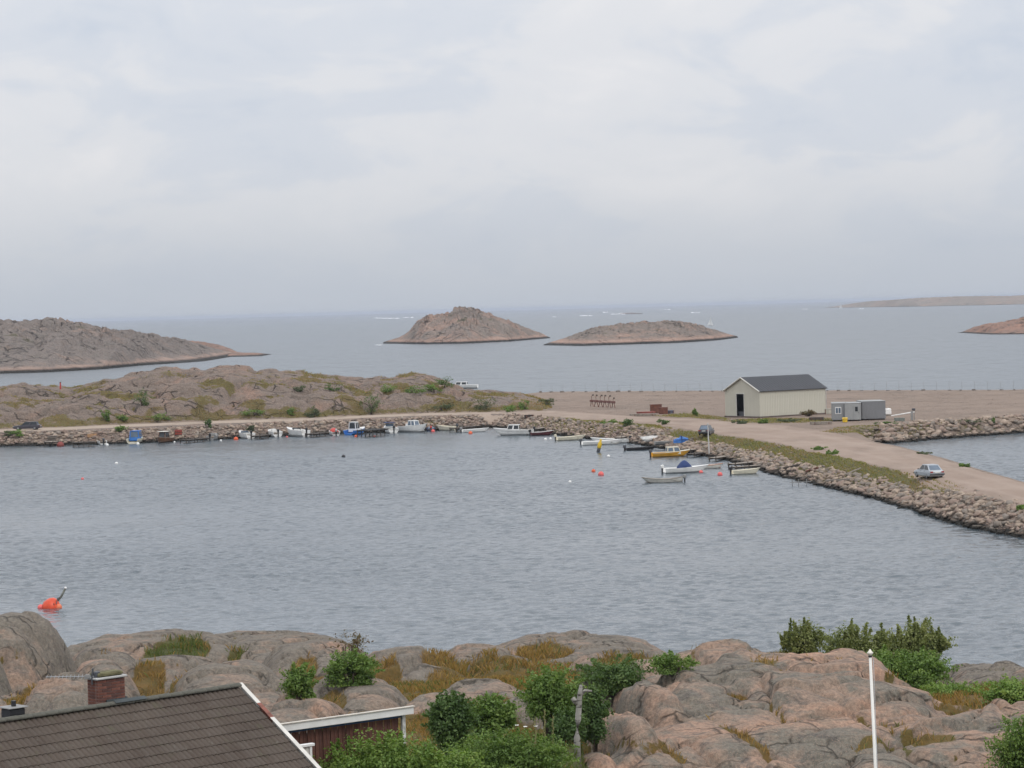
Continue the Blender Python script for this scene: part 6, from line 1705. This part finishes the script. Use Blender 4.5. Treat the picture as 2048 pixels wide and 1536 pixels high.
# ================================================================== CARS
def car(name, label, pos, rz, paintm, L=4.45, W=1.68, H=1.40, wagon=False):
    t = thing(name, label, 'car', pos, rz, 'parked cars')
    # body: loft of cross-sections along x, nose at +x
    st = [(-.50, .42, .70, .80), (-.485, .28, .86, .94), (-.40, .22, .90, 1.0), (-.15, .20, .90, 1.0), (.15, .20, .88, 1.0), (.22, .20, .86, 1.0), (.42, .22, .76, .97), (.485, .28, .68, .90), (.50, .38, .60, .78)]
    rings = []
    for xf, zb, zt, wf in st:
        x = xf * L; w = W / 2 * wf
        rings.append([(x, w * .94, zb), (x, w, zb + .12), (x, w, (zb + zt) / 2 + .08), (x, w * .93, zt - .04), (x, w * .80, zt), (x, -w * .80, zt), (x, -w * .93, zt - .04), (x, -w, (zb + zt) / 2 + .08), (x, -w, zb + .12), (x, -w * .94, zb)])
    MB().loft(rings).build('body', paintm, t, False)
    xr0, xr1 = (-.40 * L, .20 * L); tr0, tr1 = ((-.36 * L if wagon else -.25 * L), .06 * L)
    zb, zt = .86, H
    base = [(xr0, W * .44, zb), (xr1, W * .44, zb), (xr1, -W * .44, zb), (xr0, -W * .44, zb)]
    top = [(tr0, W * .36, zt - .03), (tr1, W * .36, zt - .03), (tr1, -W * .36, zt - .03), (tr0, -W * .36, zt - .03)]
    g = MB().loft([base, top]).build('roof_frame', paintm, t)
    MB().bbox(((tr0 + tr1) / 2, 0, zt - .015), (tr1 - tr0, W * .72, .05), .02).build('roof', paintm, t)
    def pane(nm, a, b, c, d, f=.84, par=None):
        a, b, c, d = map(Vector, (a, b, c, d)); ce = (a + b + c + d) / 4
        MB().slab([ce + (v - ce) * f for v in (a, b, c, d)], .012).build(nm, GLASSB if nm == 'rear_window' else GLASS, t)
    pane('rear_window', base[3], base[0], top[0], top[3]) if False else pane('rear_window', base[0], base[3], top[3], top[0])
    pane('windscreen', base[2], base[1], top[1], top[2])
    for s in (0, 1):
        A, B_, C, D = (base[1], base[0], top[0], top[1]) if s == 0 else (base[3], base[2], top[2], top[3])
        A, B_, C, D = map(Vector, (A, B_, C, D))
        for a0, a1 in ((0, .5), (.5, 1)): pane('side_window', A.lerp(B_, a0), A.lerp(B_, a1), D.lerp(C, a1), D.lerp(C, a0))
    for x in (-.31, .31):
        for s in (1, -1):
            M = Matrix.Rotation(R(90), 3, 'X')
            w = MB().lathe([(.12, -.09), (.28, -.10), (.31, -.06), (.31, .06), (.28, .10), (.12, .09)], 16, (x * L, s * W * .44, .31), M).build('wheel', BLACK, t, True)
            MB().lathe([(.02, -.108), (.19, -.106), (.19, .106), (.02, .108)], 12, (x * L, s * W * .44, .31), M).build('rim', STEEL, w)
    MB().bbox((-.50 * L, 0, .46), (.14, W * .98, .16), .04).build('bumper', DGREY, t); MB().bbox((.495 * L, 0, .44), (.14, W * .96, .16), .04).build('bumper', DGREY, t)
    for s in (1, -1):
        MB().bbox((-.496 * L, s * W * .36, .70), (.07, .30, .15), .015).build('tail_light', paint((.30, .03, .025), .3), t)
        MB().bbox((.492 * L, s * W * .33, .60), (.07, .32, .13), .015).build('headlight', paint((.55, .56, .56), .15), t)
        MB().bbox((.14 * L, s * (W / 2 + .07), .92), (.12, .16, .11), .02).build('door_mirror', BLACK, t)
        for x in (-.12, .10): MB().box((x * L - .25, s * W * .502, .76), (.16, .02, .03)).build('door_handle', BLACK, t)
    MB().box((-.505 * L, 0, .66), (.03, .52, .11)).build('number_plate', paint((.68, .68, .64), .5, .04), t)
    return t
SILV = paint((0.40, 0.43, 0.46), 0.28, 0.06, 1, metal=0.35); DKC = paint((0.05, 0.047, 0.06), 0.3, 0.1, 1); DK2 = paint((0.052, 0.06, 0.075), 0.3, 0.1, 1)
def rest(px, py):
    q = PG(px, py); q.z += 0.07
    return q
car('car', 'silver saloon car seen from behind on the causeway road', rest(1858, 957), R(104), SILV)
car('car', 'dark estate car parked side-on at the far left of the road', rest(55, 860.5), R(176), DKC, wagon=True, L=4.7)
car('car', 'dark grey car parked on the grass edge behind the white pole', rest(1413, 871), R(75), DK2, L=4.2)

# ================================================================== PLANTS IN FRONT
G = gz_f
plant('bush', 'small round dark green bush on the rocks left of the larger one', 'bush', (558, 634, 1330, 1398), None, 'mid', 3600, 0.12, ground=G, seed=11, sink=.25, lumps=20, loose=.4)
plant('bush', 'rounded green bush on top of the grey rock dome', 'bush', (648, 760, 1306, 1370), None, 'mid', 6200, 0.12, ground=G, seed=12, lumps=28, sink=.25, loose=.4)
plant('shrub', 'thin sparse shrub rising behind the rounded green bush', 'shrub', (660, 740, 1264, 1322), 116, 'rust', 420, 0.11, ground=G, seed=13, lumps=12, loose=1.2, stems=6)
plant('hedge', 'bright green hedge in front of the brown shed', 'hedge', (636, 894, 1486, 1660), 72, 'bright', 17000, 0.10, ground=G, seed=14, lumps=60, plume=0.5, depth=0.5, loose=.5)
plant('tree', 'dark round-crowned small tree right of the brown shed', 'tree', (852, 950, 1392, 1512), 84, 'dark', 6500, 0.12, ground=G, seed=15, lumps=34, stems=3, loose=.6, plume=.25)
plant('tree', 'small green tree right next to the dark round-crowned one', 'tree', (932, 1034, 1394, 1480), 86, 'mid', 5200, 0.12, ground=G, seed=16, lumps=30, stems=2, loose=.6, plume=.2)
plant('tree', 'spreading small tree left of the birch stump', 'tree', (1036, 1168, 1338, 1424), 90, 'mid', 8000, 0.12, ground=G, seed=17, lumps=40, stems=4, loose=.6, sink=.35)
plant('bush', 'dark bush right behind the birch stump', 'bush', (1150, 1222, 1380, 1450), 90, 'dark', 5200, 0.12, ground=G, seed=18, sink=.6, lumps=20, loose=.5)
plant('bush', 'dark wide bush on the slope left of the outcrop top', 'bush', (1150, 1300, 1316, 1384), None, 'dark', 8000, 0.12, ground=G, seed=19, lumps=36, sink=.2, loose=.6)
plant('bush', 'low green bush just left of the outcrop summit', 'bush', (1302, 1390, 1308, 1352), None, 'mid', 1700, 0.11, ground=G, seed=20, loose=1.2, plume=.3, sink=.1, lumps=14)
plant('bush', 'tiny bush at the very shoulder of the outcrop summit', 'bush', (1396, 1436, 1300, 1338), 112, 'mid', 1200, 0.11, ground=G, seed=21, sink=.6)
plant('willow_bush', 'upright pointed bush alone behind the outcrop, left of the flagpole', 'bush', (1560, 1652, 1248, 1330), 114, 'willow', 5200, 0.13, ground=G, seed=22, plume=.6, lumps=20, sink=.3)
plant('willow_bush', 'feathery bush just left of the flagpole top', 'bush', (1646, 1796, 1252, 1350), 116, 'willow', 9000, 0.13, ground=G, seed=23, plume=.7, lumps=30, sink=.2)
plant('willow_bush', 'tall feathery bush right of the flagpole top', 'bush', (1776, 1902, 1246, 1360), 114, 'willow', 9000, 0.13, ground=G, seed=24, plume=.7, lumps=30)
plant('bush', 'broad green bush below the feathery ones, right of the flagpole', 'bush', (1690, 1906, 1306, 1398), 110, 'mid', 12000, 0.12, ground=G, seed=25, lumps=44, plume=.3, loose=.5)
plant('bush', 'yellow-green low growth at the foot of the right rocks', 'bush', (1840, 1978, 1364, 1404), 106, 'bright', 4200, 0.10, ground=G, seed=26, lumps=26, loose=.5, sink=.3)
plant('bush', 'green bush at the right edge of the view beside the rounded rock', 'bush', (1966, 2100, 1354, 1414), 101, 'bright', 5200, 0.12, ground=G, seed=27, lumps=26, loose=.5, sink=.2)
plant('bush', 'large green bush in the bottom right corner', 'bush', (1980, 2130, 1436, 1580), 86, 'mid', 10000, 0.11, ground=G, seed=28, lumps=40, loose=.5)
plant('weeds', 'low green weeds at the foot of the flowering stalks', 'weeds', (890, 1146, 1470, 1590), 80, 'mid', 9000, 0.10, ground=G, seed=29, lumps=50, plume=.6, loose=.8, depth=.5, trunk=False)
plant('bush', 'small yellow-green bush below the two round-crowned trees', 'bush', (862, 966, 1500, 1580), 76, 'bright', 3600, 0.10, ground=G, seed=30, trunk=False, loose=.5, lumps=22)
plant('bush', 'green scrub filling the gap behind the birch stump', 'bush', (1096, 1180, 1420, 1480), 88, 'dark', 4200, 0.11, ground=G, seed=31, loose=.6, lumps=22, sink=.3)
# birch stump with a fork
BW = NT('birch_bark'); _v = BW.noise(BW.mapping(BW.objc(), (3, 3, 14)), 1.0, 3, .6)
BIRCH = BW.fin(BW.mix(BW.ramp(_v, [(0.56, 0.0), (0.64, 1.0)]), (0.26, 0.25, 0.225), (0.05, 0.045, 0.04)), .85)
q = PY(1154, 1476, 86); g0 = G(q.x, q.y); k_ = 86 / F
br = thing('birch_stump', 'dead birch trunk with white bark and a broken forked top', 'tree trunk', (q.x, q.y, min(g0, q.z)))
zo = q.z - min(g0, q.z)
def bp(px, py, dy=0): v = PY(px, py, 86); return (v.x - q.x, dy, v.z - min(g0, q.z))
MB().tube([(0, 0, -.2), bp(1154, 1475), bp(1156, 1440), bp(1158, 1410), bp(1160, 1386), bp(1162, 1370)], [.12, .105, .10, .095, .08, .05], 10).build('trunk', BIRCH, br, True)
MB().tube([bp(1157, 1408), bp(1150, 1402), bp(1145, 1396)], [.085, .09, .07], 8).build('stub', BIRCH, br, True)
MB().tube([bp(1160, 1392), bp(1170, 1382, .1), bp(1184, 1384, .2)], [.06, .05, .03], 7).build('limb', BIRCH, br, True)
# tall flowering stalks
for i, (px, y0, y1) in enumerate(((1089, 1418, 1490), (1104, 1430, 1482), (1068, 1432, 1490), (1032, 1452, 1530), (1052, 1455, 1530), (1070, 1454, 1525), (1080, 1487, 1540), (1052, 1500, 1545))):
    Yq = 82 - (i % 3) * 1.2; b = PY(px, y1, Yq); tpt = PY(px + random.uniform(-3, 3), y0, Yq); gq = G(b.x, Yq)
    st_ = thing('flower_stalk', ['tallest pale seed stalk left of the birch stump', 'pale seed stalk nearest the birch stump', 'short pale seed stalk behind the weeds', 'white-flowered stalk, leftmost above the weeds', 'white-flowered stalk in the middle of the weeds, low', 'white-flowered stalk high in the weeds', 'white-flowered stalk low at the right of the weeds', 'white-flowered stalk nearest the bottom edge'][i], 'flower', (b.x, Yq, gq), 0, 'stalks in the weeds')
    e = Vector((tpt.x - b.x, 0, tpt.z - gq))
    MB().tube([(0, 0, -.05), e * .5 + Vector((.03, 0, 0)), e], [.016, .013, .008], 5).build('stem', paint((.17, .17, .06), .8), st_)
    m = MB()
    if i < 3:
        for j in range(14):
            c = e * (0.45 + 0.55 * j / 14); a = random.uniform(0, 6.28); m.box(c + Vector((math.cos(a) * .02, math.sin(a) * .02, 0)), (.035, .035, .06), a)
        m.build('seed_head', paint((.20, .19, .08), .9), st_)
    else:
        for j in range(6):
            a = j * 1.05; m.slab([e, e + Vector((math.cos(a) * .05, math.sin(a) * .05, .02)), e + Vector((math.cos(a + .5) * .07, math.sin(a + .5) * .07, .03)), e + Vector((math.cos(a + 1) * .05, math.sin(a + 1) * .05, .02))], .01)
        m.build('petals', WF, st_)
q = PY(985, 1524, 80)
rf = thing('red_flower', 'red flower cluster low beside the thin tree trunk', 'flower', (q.x, q.y, G(q.x, q.y)))
hz = q.z - G(q.x, q.y)
m = MB(); m.tube([(0, 0, 0), (.02, 0, hz)], .012, 5); m.build('stem', paint((.10, .13, .04), .8), rf)
m = MB()
for j in range(16): m.box((random.uniform(-.1, .1), random.uniform(-.08, .08), hz + random.uniform(-.06, .08)), (.05, .05, .03), random.uniform(0, 3))
m.build('blossoms', paint((.50, .08, .06), .7), rf)

# ================================================================== SHRUBS IN THE HARBOUR
def gm(x, y): return gz_mid(x, y)
for i, (px, pb, w, h, lf, lab) in enumerate((
    (287, 813, 36, 30, 'dark', 'dark bush in the hollow of the left knoll'), (211, 843, 18, 22, 'mid', 'upright green bush behind the road right of the dark car'), (243, 844, 22, 12, 'mid', 'low bush just right of the upright roadside one'), (320, 842, 40, 14, 'mid', 'low green bush behind the road below the left knoll'),
    (505, 834, 42, 15, 'mid', 'wide low bush at the knoll foot left of the orange soil'), (583, 832, 16, 14, 'mid', 'narrow green bush left of the round grey-green one'), (625, 836, 28, 20, 'sage', 'round grey-green bush by the road'), (742, 829, 40, 34, 'dark', 'tall dark bush beside the road in the middle of the knolls'),
    (777, 786, 32, 20, 'mid', 'green bush high on the right knoll'), (664, 784, 34, 15, 'dark', 'dark bush on the slope between the two knolls'), (600, 785, 28, 12, 'sage', 'small grey bush left of the dark slope bush'), (830, 787, 36, 12, 'mid', 'green patch of scrub right of the high knoll bush'), (868, 786, 40, 16, 'mid', 'larger green scrub on the right knoll flank'), (890, 776, 36, 18, 'dark', 'dark scrub at the right end of the knoll crest'),
    (885, 822, 40, 14, 'sage', 'grey-green low bush by the road right of the tall dark one'), (970, 822, 44, 26, 'sage', 'big grey-green bush by the road near the quay'), (1018, 826, 24, 14, 'mid', 'green bush right of the big grey-green one'), (1050, 820, 26, 16, 'mid', 'green bush with pink flowers beside the quay'), (1092, 812, 38, 14, 'sage', 'low bush at the edge of the gravel quay'),
    (246, 866, 28, 13, 'mid', 'green bush on the bank above the blue and cream boat'), (417, 858, 14, 18, 'dark', 'small dark bush on the road edge above the grey dinghy'), (500, 864, 16, 12, 'sage', 'small grey bush on the bank above the white boats'), (35, 875, 40, 13, 'mid', 'low green bush on the bank below the dark car'), (18, 873, 20, 10, 'sage', 'small bush on the bank at the left edge'),
    (1218, 849, 34, 9, 'mid', 'flat green bush at the quay edge, left one'), (1258, 853, 28, 12, 'dark', 'dark green bush at the quay edge, middle one'), (1326, 851, 20, 11, 'dark', 'dark green bush at the quay edge, right one'), (1390, 834, 12, 14, 'mid', 'small weed tuft left of the boat hall'), (1480, 850, 30, 9, 'sage', 'low weeds in front of the hall gable'), (1528, 848, 18, 8, 'mid', 'low weeds in front of the hall corner'), (1578, 845, 44, 7, 'sage', 'flat weeds in front of the hall long wall'), (1618, 834, 26, 12, 'rust', 'yellowish weeds against the hall long wall'),
    (1772, 852, 40, 8, 'dark', 'flat dark bush on the bank below the site cabins'), (1986, 852, 8, 14, 'mid', 'single upright weed on the basin bank'), (1945, 846, 50, 7, 'sage', 'pale weeds along the basin bank'), (1666, 910, 22, 8, 'mid', 'weed clump on the grass verge of the causeway'), (1640, 902, 26, 8, 'mid', 'weed clump further left on the causeway verge'), (1928, 936, 18, 8, 'mid', 'weed clump on the far edge of the causeway'), (2042, 1022, 26, 9, 'mid', 'weed clump on the stone bank at the right edge'), (1848, 910, 24, 5, 'sage', 'thin weeds on the far causeway edge'))):
    q = PG(px, pb - 1.0)
    plant('bush', lab, 'bush', (px - w * .62, px + w * .62, pb - h * 1.2, pb + h * .12), q.y, lf, 620, 0.26, ground=gm, seed=200 + i, lumps=9, stems=2, group='shrubs around the harbour')

# ================================================================== HAZE
mb = MB(); mb.box((0, 19250, 12.5), (48400, 41900, 33))
t = bpy.data.materials.new('haze'); t.use_nodes = True
for n in list(t.node_tree.nodes): t.node_tree.nodes.remove(n)
ho = t.node_tree.nodes.new('ShaderNodeOutputMaterial'); hv = t.node_tree.nodes.new('ShaderNodeVolumePrincipled')
hv.inputs['Color'].default_value = (0.72, 0.79, 0.92, 1); hv.inputs['Density'].default_value = 0.000055
t.node_tree.links.new(hv.outputs[0], ho.inputs['Volume'])
tag(mb.build('haze', t), 'pale sea haze filling the air', kind='stuff')
